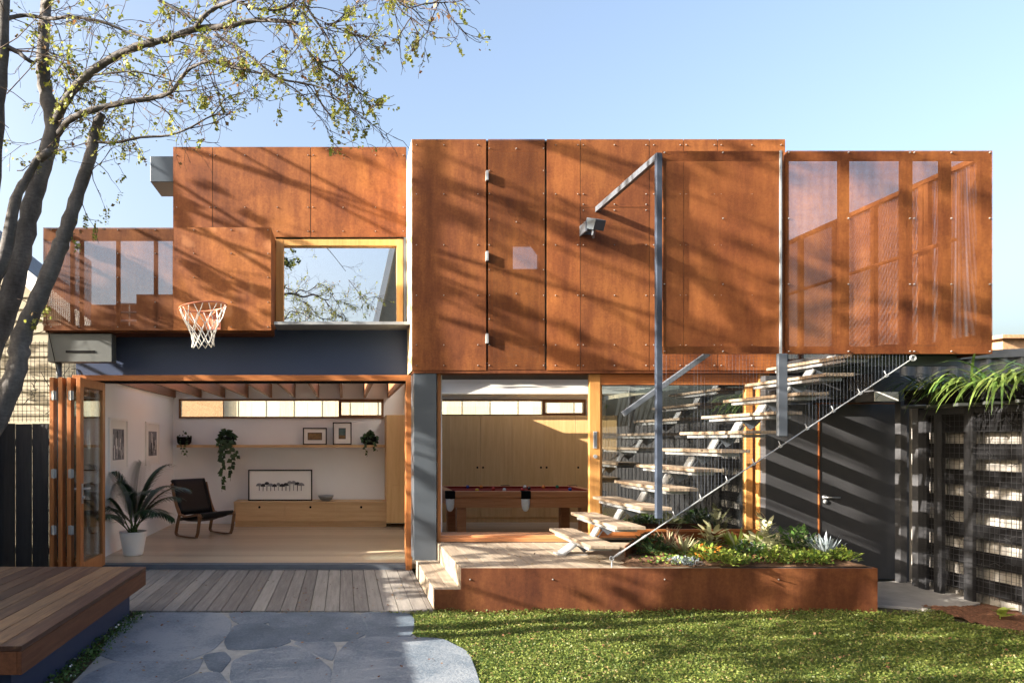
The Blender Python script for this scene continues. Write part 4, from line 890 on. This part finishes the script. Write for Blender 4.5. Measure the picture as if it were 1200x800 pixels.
m = MB(); m.add([(ex, CY-.25, rz(ex)), (ridge, CY-.25, zr), (ridge, 14.2, zr), (ex, 14.2, rz(ex)), (ex, CY-.25, rz(ex)-.07), (ridge, CY-.25, zr-.07), (ridge, 14.2, zr-.07), (ex, 14.2, rz(ex)-.07)], [(0,3,2,1),(4,5,6,7),(0,1,5,4),(1,2,6,5),(2,3,7,6),(3,0,4,7)])
m.add([(ridge, CY-.25, zr), (ridge-5, CY-.25, zr-4), (ridge-5, 14.2, zr-4), (ridge, 14.2, zr)], [(0, 1, 2, 3)]); m.build('roof', 'slate', ct)
m = MB(); m.bar((ex, CY-.27, rz(ex)-.09), (ridge, CY-.27, zr-.09), .03, .22, (0, 0, 1)); m.build('barge_board', 'white_paint', ct)
# wire trellis above the side gate
m = MB(); ty = 8.8; zb_ = 1.82
for k in range(24): xx = -4.75+k*.055; m.tube([(xx, ty, zb_), (xx+.01*math.sin(k*1.7), ty, 2.45), (xx, ty, 2.86)], .0035, 4, cap=False)
for k in range(17): zz = zb_+.03+k*.062; m.tube([(-4.8, ty+.004, zz), (-4.2, ty+.004, zz+.015*math.sin(k*2.3)), (-3.48, ty+.004, zz)], .0035, 4, cap=False)
m.tube([at(50, 340, 8.4), at(56, 385, 8.4), at(68, 440, 8.4)], .006, 5); m.tube([at(0, 408, 8.8), at(58, 385, 8.5)], .004, 4)
r = random.Random(3)
for k in range(16):
    p = [Vector((r.uniform(-4.7, -3.5), ty-.02, zb_+r.uniform(0, .3)))]
    for j in range(8): p.append(p[-1]+Vector((r.uniform(-.09, .09), r.uniform(-.01, .01), r.uniform(.0, .11))))
    m.tube(p, .005, 4, cap=False)
tag(m.build('wire_trellis', 'black'), 'wire mesh trellis with bare vines above the black side gate', 'trellis')
# fence and brick wall behind the house, seen through the strip windows
paling_fence('paling_fence', 'pale timber paling fence seen through the long strip windows', (-3.6, 20.5), (14, 20.5), -.1, 3.0, 'fence_cream', .42, .01, True)
m = MB(); m.box(-9, -3.62, 20.4, 20.7, -.1, 3.4); tag(m.build('brick_wall', 'tan_brick'), 'tan brick wall at the left behind the strip window', 'wall')

# ---------------------------------------------------------------- trees
def twig(wd, lf, p, d, L, r0, lvl, rg, leafy=1.0, droop=.25):
    n = 5 if lvl else 7; pts = [p.copy()]; d = d.normalized()
    for i in range(n):
        p = p+d*(L/n); d = (d+Vector((rg.gauss(0, .16), rg.gauss(0, .16), rg.gauss(-droop*.12, .16)))).normalized(); pts.append(p.copy())
        if lvl < 2 and i > 0 and rg.random() < (.75 if lvl == 0 else .5):
            e = (d+Vector((rg.gauss(0, .7), rg.gauss(0, .7), rg.gauss(.0, .55)))).normalized(); twig(wd, lf, p.copy(), e, L*rg.uniform(.3, .6), r0*.6, lvl+1, rg, leafy, droop)
        if rg.random() < .30*leafy*(1+lvl*.7): lf.append((p.copy(), rg.random()))
    wd.tube(pts, [max(r0*(1-.75*i/n), .0016) for i in range(n+1)], 4 if lvl else 5, 1, cap=False)
    if rg.random() < .8*leafy: lf.append((p.copy(), rg.random()))
def leaves(lf, name, parent, rg, size=.02, per=7, spread=.055, mats=('leaf_spring', 'leaf_bronze'), bronze=.35):
    pos = []; mi = []
    for p, t in lf:
        b = 1 if t < bronze else 0; dr = Vector((rg.gauss(0, .5), rg.gauss(0, .5), -1)).normalized(); k = per if not b else max(2, per//2)
        if t > .72:                      # a hanging pinnate leaf
            s = dr.orthogonal().normalized()
            for i in range(k*2): q = p+dr*spread*2.2*i/(k*2)+s*size*.7*(1 if i % 2 else -1); pos.append(q); mi.append(b)
        else:
            for i in range(k): pos.append(p+Vector((rg.gauss(0, spread*.6), rg.gauss(0, spread*.6), rg.gauss(-.01, spread*.6)))); mi.append(b)
    A = np.array([tuple(q) for q in pos]) - np.array(parent.location)
    return leaf_cloud(A, 1.2, size, name, list(mats), np.array(mi), 1.0, parent, seed=len(pos))
def limb(wd, pts, r0, r1, n=9, sub=4, rg=random):
    P = [Vector(p) for p in pts]; out = []
    for i in range(len(P)-1):
        a = P[max(i-1, 0)]; b = P[i]; c = P[i+1]; d = P[min(i+2, len(P)-1)]
        for k in range(sub):
            t = k/sub; out.append(.5*((2*b)+(c-a)*t+(2*a-5*b+4*c-d)*t*t+(3*b-a-3*c+d)*t**3))
    out.append(P[-1]); m_ = len(out)-1
    rr = [(r0+(r1-r0)*i/m_)*(1+.10*math.sin(i*2.9)+rg.uniform(-.05, .05)) for i in range(m_+1)]
    wd.tube(out, rr, n, 0); return out
tree = thing('garden_tree', 'multi stemmed garden tree with budding spring leaves leaning in from the left', 'tree', (-3.3, 4.9, -.1))
rg = random.Random(21); wd = MB(); lf = []; Td = 4.9
def tp(x, y, d=Td): return at(x, y, d)
base = Vector((-3.25, 4.85, -.15))
MAIN = [
 ([base, tp(-60, 640), tp(-30, 545), tp(2, 478), tp(20, 430), tp(25, 395), tp(45, 350), tp(68, 295), tp(78, 268), tp(92, 225), tp(106, 183), tp(110, 158), tp(119, 134)], .125, .040, 12),
 ([base+Vector((-.12, .2, 0)), tp(-70, 560, 5.1), tp(-25, 440, 5.1), tp(8, 362, 5.1), tp(24, 300, 5.1), tp(36, 245, 5.1), tp(50, 195, 5.1), tp(62, 150, 5.1), tp(54, 110, 5.15), tp(50, 75, 5.15), tp(52, 30, 5.2), tp(56, -40, 5.3), tp(50, -160, 5.4), tp(70, -330, 5.5)], .13, .030, 12),
 ([base+Vector((-.25, -.1, 0)), tp(-80, 500, 4.8), tp(-22, 360, 4.8), tp(5, 300, 4.8), tp(18, 235, 4.8), tp(34, 205, 4.8), tp(47, 180, 4.8)], .10, .024, 10),
 ([tp(-40, 420, 5.0), tp(-12, 240, 5.0), tp(-2, 120, 5.0), tp(4, 40, 5.0), tp(2, -60, 5.0), tp(-30, -250, 5.2)], .09, .03, 10),
 ([tp(64, 146, 5.1), tp(75, 122, 5.0), tp(95, 95, 4.95), tp(125, 72, 4.9), tp(160, 55, 4.8), tp(195, 46, 4.75), tp(230, 34, 4.7), tp(265, 31, 4.6), tp(300, 24, 4.6), tp(330, 25, 4.5), tp(350, 27, 4.5)], .045, .012, 9),
 ([tp(68, 158, 5.1), tp(80, 142, 4.9), tp(102, 131, 4.8), tp(128, 124, 4.8), tp(152, 119, 4.7), tp(178, 115, 4.7), tp(200, 108, 4.6), tp(212, 92, 4.6), tp(224, 80, 4.6), tp(244, 72, 4.5), tp(262, 76, 4.5), tp(285, 82, 4.4)], .030, .007, 8),
 ([tp(110, 166, 4.9), tp(135, 167, 4.8), tp(165, 161, 4.7), tp(195, 159, 4.7), tp(220, 151, 4.6), tp(248, 136, 4.6), tp(268, 134, 4.6)], .014, .005, 7),
 ([tp(8, 22, 5.0), tp(30, 18, 5.1), tp(58, 22, 5.0), tp(85, 20, 4.9), tp(120, 26, 4.8), tp(150, 38, 4.8), tp(180, 47, 4.7)], .020, .008, 7),
 ([tp(228, 34, 4.7), tp(238, 20, 4.6), tp(255, 8, 4.6), tp(278, -2, 4.5), tp(310, -25, 4.5)], .024, .010, 7),
 ([tp(185, 0, 4.7), tp(200, 8, 4.7), tp(220, 18, 4.7), tp(232, 24, 4.7)], .012, .009, 6),
 ([tp(278, 2, 4.5), tp(300, 10, 4.5), tp(325, 12, 4.5), tp(342, 4, 4.5), tp(356, -6, 4.5)], .010, .006, 6),
 ([tp(336, 26, 4.5), tp(352, 48, 4.5), tp(372, 72, 4.5), tp(394, 86, 4.5), tp(410, 98, 4.5)], .010, .004, 6),
 ([tp(355, 2, 4.5), tp(370, 24, 4.5), tp(380, 38, 4.5), tp(390, 56, 4.5), tp(400, 76, 4.5), tp(414, 104, 4.5)], .010, .004, 6),
 ([tp(250, 40, 4.6), tp(280, 56, 4.6), tp(310, 80, 4.5), tp(330, 93, 4.5), tp(352, 97, 4.5), tp(380, 104, 4.5), tp(392, 116, 4.4), tp(410, 127, 4.4), tp(430, 135, 4.4)], .011, .004, 6),
 ([tp(240, 70, 4.6), tp(280, 82, 4.6), tp(320, 90, 4.5), tp(350, 108, 4.5), tp(362, 120, 4.5)], .008, .004, 6),
 ([tp(110, 88, 4.9), tp(150, 84, 4.8), tp(180, 88, 4.8), tp(205, 96, 4.8)], .009, .004, 6),
 ([tp(8, 55, 5.0), tp(22, 62, 5.0), tp(32, 70, 5.0), tp(40, 74, 5.1)], .022, .016, 6),
 ([tp(50, 60, 5.15), tp(62, 64, 5.1), tp(75, 80, 5.0), tp(84, 100, 5.0)], .008, .004, 6),
 ([tp(380, 28, 4.5), tp(395, 33, 4.5), tp(410, 40, 4.5), tp(432, 45, 4.5)], .006, .003, 5),
 ([tp(420, -60, 4.4), tp(450, -20, 4.4), tp(475, 8, 4.4), tp(500, 4, 4.4), tp(525, 3, 4.4)], .008, .004, 5),
 ([tp(452, -18, 4.4), tp(470, 12, 4.4), tp(484, 22, 4.4)], .005, .003, 5),
 ([tp(52, 10, 5.2), tp(90, -60, 5.1), tp(150, -130, 5.0), tp(230, -190, 4.8), tp(330, -220, 4.7)], .035, .012, 8),
 ([tp(2, -20, 5.0), tp(-60, -120, 5.0), tp(-160, -220, 5.0)], .04, .015, 8),
 ([tp(56, -60, 5.3), tp(0, -180, 5.6), tp(-60, -330, 5.8)], .03, .012, 8),
 ([tp(230, -190, 4.8), tp(330, -150, 4.6), tp(410, -90, 4.4)], .014, .006, 6),
]
for pts, r0, r1, nn in MAIN:
    o = limb(wd, pts, r0*(.76 if r0 > .05 else .8), r1*.8, nn, 4, rg)
    L = len(o)
    for i, p in enumerate(o):
        if r0 < .05 or i > L*.72 or p.z > 4.2:
            for _ in range(2 if r0 < .013 else 1):
                if rg.random() < (.40 if r0 > .02 else .26):
                    dr = (o[min(i+1, L-1)]-o[max(i-1, 0)]).normalized(); d = (dr*.7+Vector((rg.gauss(.15, .6), rg.gauss(0, .6), rg.gauss(.0, .55)))).normalized()
                    twig(wd, lf, p.copy(), d, rg.uniform(.22, .62)*(1.0 if r0 > .013 else .6), .0042, 0, rg, .34)
            if r0 < .013 and rg.random() < .22: lf.append((p.copy(), rg.random()))
# dangling twigs low on the stems
for x, y, dx, dz, L in ((112, 190, .7, -.5, .28), (95, 235, .4, -1, .25), (108, 200, .1, -1, .32), (78, 268, .6, -.8, .18), (20, 350, .8, -.2, .25), (60, 180, .8, .3, .3), (10, 150, -.6, .5, .7), (30, 120, -.8, .6, .5), (20, 200, .8, -.1, .25), (8, 110, .5, .7, .8), (-5, 60, .8, .3, 1.0)):
    twig(wd, lf, tp(x, y), Vector((dx, rg.gauss(0, .2), dz)), L, .004, 1, rg, 1.3)
wd.tube([tp(47, 186, 4.8), tp(57, 178, 4.75)], [.03, .028], 9, 0)
wd.build('trunk', ['bark', 'twig'], tree, smooth=True)
rg.shuffle(lf); lf = [q for q in lf if q[0].x < -.15 or rg.random() < .6]; lf = lf[:int(len(lf)*.30)]; leaves(lf, 'crown', tree, rg, .0135, 5, .042)
def random_tree(name, label, base, h, spread, seed, nl, leafy, mats, size, per, bronze, trunk=.14, tw=(.5, 1.3), spreadleaf=.08, lo=.35, group=None, tp_=1.0, comb=False):
    rg = random.Random(seed); o = thing(name, label, 'tree', base, group); wd = MB(); lf = []; B = Vector(base)
    t = limb(wd, [B, B+Vector((rg.gauss(0, .1), 0, h*.3)), B+Vector((rg.gauss(0, .25), rg.gauss(0, .2), h*.6)), B+Vector((rg.gauss(0, .3), rg.gauss(0, .3), h*.95))], trunk, trunk*.25, 10, 5, rg)
    for k in range(nl):
        a = rg.uniform(0, 2*math.pi) if not comb else rg.choice((-1, 1))*math.pi/2+rg.gauss(0, .45); f = rg.uniform(lo, .95); p = t[int(f*(len(t)-1))]; L = spread*rg.uniform(.55, 1.0)*(1.15-.5*f)
        q = [p]; d = Vector((math.cos(a), math.sin(a), rg.uniform(.2, .9) if not comb else rg.uniform(.05, .45))).normalized(); gw = .2 if not comb else .10
        for i in range(4): q.append(q[-1]+d*L/4); d = (d+Vector((rg.gauss(0, gw), rg.gauss(0, gw), rg.gauss(-.02, gw*.9)))).normalized()
        oo = limb(wd, q, trunk*.27, .008, 6, 3, rg)
        for i, p in enumerate(oo[3:]):
            for _ in range(2):
                if rg.random() > tp_: continue
                d = (oo[min(i+4, len(oo)-1)]-oo[i+2]).normalized()+Vector((rg.gauss(0, .7), rg.gauss(0, .7), rg.gauss(.1, .5)))
                twig(wd, lf, p.copy(), d, rg.uniform(*tw), .007, 0, rg, leafy)
    wd.build('trunk', ['bark', 'twig'], o, smooth=True); leaves(lf, 'crown', o, rg, size, per, spreadleaf, mats, bronze); return o
SPR = ('leaf_spring', 'leaf_bronze')
random_tree('boundary_tree', 'thin spring tree outside the left boundary fence shading the house wall', (-7.4, 5.9, -.1), 11.2, 4.2, 5, 44, .05, SPR, .05, 9, .0, .11, (.4, .9), .055, lo=.34, tp_=.11, comb=True)
random_tree('boundary_tree', 'taller spring tree further left outside the boundary fence', (-11.5, 3.4, -.1), 12.8, 3.8, 9, 24, .03, SPR, .055, 10, .0, .12, (.4, .9), .06, lo=.55, tp_=.05, comb=True)
random_tree('boundary_tree', 'spring tree outside the left boundary fence closest to the cottage', (-8.3, 7.3, -.1), 9.6, 3.6, 12, 26, .05, SPR, .05, 10, .0, .10, (.4, .9), .055, lo=.40, tp_=.12, comb=True)
random_tree('boundary_tree', 'bushy spring tree by the left boundary fence nearer the viewer', (-6.3, 2.3, -.1), 7.0, 2.6, 14, 13, .26, SPR, .042, 7, .25, .08, lo=.5, tp_=.35)
# what the windows mirror: the far end of the garden behind the viewer
random_tree('far_tree', 'full green tree at the far end of the garden mirrored in the glass', (-4.0, -9.5, -.1), 10.5, 3.6, 31, 16, .06, ('tree_green', 'leaf_spring'), .07, 6, .7, .2, (.5, 1.1), .16)
random_tree('far_tree', 'round green tree beside the gabled house mirrored in the sliding door', (6.5, -8.0, -.1), 6.0, 2.6, 33, 26, 1.5, ('tree_green', 'leaf_spring'), .08, 9, .6, .16, (.4, 1.0), .15)
gh = thing('gabled_house', 'tall grey gabled weatherboard house behind the viewer mirrored in the upper window', 'house', (4.2, -8, -.1))
m = MB(); m.prism([(1.2, -.1), (7.2, -.1), (7.2, 6.5), (4.4, 11.6), (2.1, 10.0), (.75, 4.0)], -9.5, -7, 'xz'); m.build('wall', 'weatherboard', gh)
m = MB(); m.bar((.72, -6.9, 3.9), (2.1, -6.9, 10.1), .1, .2, (1, 0, 0)); m.bar((2.1, -6.9, 10.05), (4.4, -6.9, 11.7), .1, .2); m.build('barge_board', 'white_paint', gh)
paling_fence('paling_fence', 'black paling fence at the far end of the garden behind the viewer', (-4.7, -6.0), (8.0, -6.0), -.12, 1.8, 'paling', .12)

# ---------------------------------------------------------------- plants
def tuft(mats, n, L, w, droop, up, seed, base_r=.03):
    rg = random.Random(seed); m = MB()
    for i in range(n):
        a = rg.uniform(0, 2*math.pi); k = rg.uniform(.25, 1)
        blade(m, (base_r*math.cos(a), base_r*math.sin(a), 0), (math.cos(a)*k, math.sin(a)*k, up*rg.uniform(.6, 1.2)), L*rg.uniform(.7, 1.15), w*rg.uniform(.7, 1.2), droop*rg.uniform(.6, 1.3), 6, 0 if rg.random() < .8 else len(mats)-1)
    return m
def shrub(mats, n, rad, h, leaf, seed, flat=False):
    rg = random.Random(seed); m = MB()
    for i in range(n):
        a = rg.uniform(0, 2*math.pi); rr = rad*rg.random()**.5; z = h*rg.random()**.8*(1-.5*(rr/rad)**2); p = Vector((rr*math.cos(a), rr*math.sin(a), z+.005))
        d = Vector((math.cos(a)*rr/rad+rg.gauss(0, .5), math.sin(a)*rr/rad+rg.gauss(0, .5), rg.uniform(.0, 1.0))); s = leaf*rg.uniform(.7, 1.3)
        blade(m, p, d, s, s*.42, .4, 3, 0 if rg.random() < .85 else len(mats)-1)
    for i in range(7):
        a = i*.9; m.tube([(0, 0, 0), (rad*.4*math.cos(a), rad*.4*math.sin(a), h*.5)], .004, 4, 0)
    return m
def place(m, name, label, mats, loc, cat='plant', group='plants in the rusted planter'):
    o = m.build(name, list(mats), origin=(0, 0, 0)); o.location = loc; return tag(o, label, cat, group)
ZP = .39
def pp(px, py):
    d = (EYE-ZP)*F/(py-HY); d = min(d, 7.85); return (X(px, d), d, ZP-.01)
PLANTS = [
 ('spiky_plant', tuft(('pink_leaf', 'cream_leaf'), 46, .26, .016, .5, .9, 41), 'pinkish spiky grass tuft beside the stair cable', ('pink_leaf', 'cream_leaf'), (783, 640)),
 ('spiky_plant', tuft(('cream_leaf', 'pink_leaf'), 40, .22, .02, .5, .8, 42), 'pale cream spiky tuft right of the pink one', ('cream_leaf', 'pink_leaf'), (800, 646)),
 ('leafy_shrub', shrub(('dark_leaf', 'green_leaf'), 260, .19, .20, .06, 43), 'dark green low shrub under the pink tuft', ('dark_leaf', 'green_leaf'), (762, 648)),
 ('leafy_shrub', shrub(('green_leaf', 'dark_leaf'), 180, .16, .12, .05, 44), 'dark green mound between the pale tufts', ('green_leaf', 'dark_leaf'), (820, 645)),
 ('flowering_herb', shrub(('lime_leaf', 'orange_flower'), 260, .17, .16, .05, 45), 'bright green herb with orange flowers near the planter front', ('lime_leaf', 'orange_flower'), (829, 656)),
 ('ground_cover_plant', shrub(('silver_leaf', 'green_leaf'), 240, .15, .07, .03, 46), 'small grey green mat at the front left of the planter', ('silver_leaf', 'green_leaf'), (803, 660)),
 ('leafy_herb', shrub(('lime_leaf', 'green_leaf'), 240, .17, .12, .05, 47), 'light green feathery herb right of the orange flowers', ('lime_leaf', 'green_leaf'), (853, 659)),
 ('variegated_plant', shrub(('cream_leaf', 'lime_leaf'), 44, .10, .22, .12, 48), 'cream leaved plant against the low rusted edge', ('cream_leaf', 'lime_leaf'), (832, 634)),
 ('spiky_plant', tuft(('lime_leaf', 'cream_leaf'), 46, .24, .028, .45, .9, 49), 'broad bladed lime tuft in the middle of the planter', ('lime_leaf', 'cream_leaf'), (864, 642)),
 ('leafy_shrub', shrub(('green_leaf', 'silver_leaf'), 260, .18, .14, .055, 50), 'mid green leafy mound in the middle of the planter', ('green_leaf', 'silver_leaf'), (880, 650)),
 ('variegated_plant', shrub(('cream_leaf', 'lime_leaf'), 60, .12, .20, .12, 51), 'yellowish large leaved plant right of the lime tuft', ('cream_leaf', 'lime_leaf'), (895, 646)),
 ('variegated_plant', shrub(('cream_leaf', 'lime_leaf'), 50, .08, .34, .11, 52), 'taller cream leaved plant standing before the door frame', ('cream_leaf', 'lime_leaf'), (897, 634)),
 ('leafy_herb', shrub(('lime_leaf', 'green_leaf'), 280, .18, .13, .05, 53), 'lime green mound at the front right of the planter', ('lime_leaf', 'green_leaf'), (915, 656)),
 ('leafy_shrub', shrub(('lime_leaf', 'dark_leaf'), 240, .22, .27, .08, 54), 'tallest rounded green shrub left of the silver succulent', ('green_leaf', 'cream_leaf'), (930, 645)),
 ('leafy_herb', shrub(('lime_leaf', 'green_leaf'), 220, .15, .10, .05, 55), 'low lime green mound below the silver succulent', ('lime_leaf', 'green_leaf'), (952, 656)),
 ('silver_succulent', tuft(('silver_leaf', 'silver_leaf'), 60, .24, .022, -.1, 1.0, 56), 'silvery blue spiky succulent near the right end of the planter', ('silver_leaf', 'silver_leaf'), (966, 650)),
 ('leafy_herb', shrub(('lime_leaf', 'green_leaf'), 200, .14, .11, .05, 57), 'small lime green herb at the right end of the planter', ('lime_leaf', 'green_leaf'), (986, 655)),
]
for nm, m, lab, mats, q in PLANTS: place(m, nm, lab, mats, pp(*q))
STRAP = [(6.24, 6.45, 2.10, 120, .62, 'largest strappy plant spilling over the right boundary fence'), (6.28, 6.85, 2.14, 80, .52, 'strappy plant on the trough left of the largest one'), (6.32, 7.32, 2.16, 60, .42, 'dark strappy plant at the left end of the trough by the terrace corner'), (6.3, 6.05, 2.15, 90, .6, 'strappy plant at the right picture edge above the fence')]
for i, (x, y, z, n, L, lab) in enumerate(STRAP):
    place(tuft(('strap_leaf', 'green_leaf'), n, L, .024, 2.1, .40, 70+i, .14), 'strappy_plant', lab, ('strap_leaf', 'green_leaf'), (x, y, z), 'plant', 'strappy plants along the trough')
place(tuft(('strap_leaf', 'green_leaf'), 22, .22, .02, 1.3, .5, 90, .03), 'hanging_tuft', 'small bright tuft hanging under the trough beside the eave box', ('strap_leaf', 'green_leaf'), at(1078, 470, 7.6), 'plant', 'strappy plants along the trough')
m = MB(); s0_ = Vector((X(1172, 6.3), 6.3, -.1)); m.tube([s0_, s0_+Vector((0, 0, .12))], .004, 5)
for i in range(6): a = i*1.1; blade(m, s0_+Vector((0, 0, .06+.012*i)), (math.cos(a), math.sin(a)*.6-.3, .4), .12, .075, .3, 4)
o = m.build('broadleaf_seedling', 'lime_leaf'); tag(o, 'small broad leaved seedling in the mulch at the right fence', 'plant')

# scattered fallen leaves and bark litter on the hard surfaces
fl_ = []
for k in range(520):
    x, y = rng.uniform(-2.0, 5.8), rng.uniform(4.7, 8.1)
    z = -.055
    if y > 6.62 and x < .85: z = -.052
    elif y > 6.62 and 1.15 < x < 2.8: z = .352
    elif y > 6.6: continue
    fl_.append((x, y, z + .003))
o = leaf_cloud(np.array(fl_), .25, .013, 'fallen_leaves', ['leaf_bronze', 'mulch'], rng.integers(0, 2, len(fl_)), seed=77); struct(o, 'stuff')
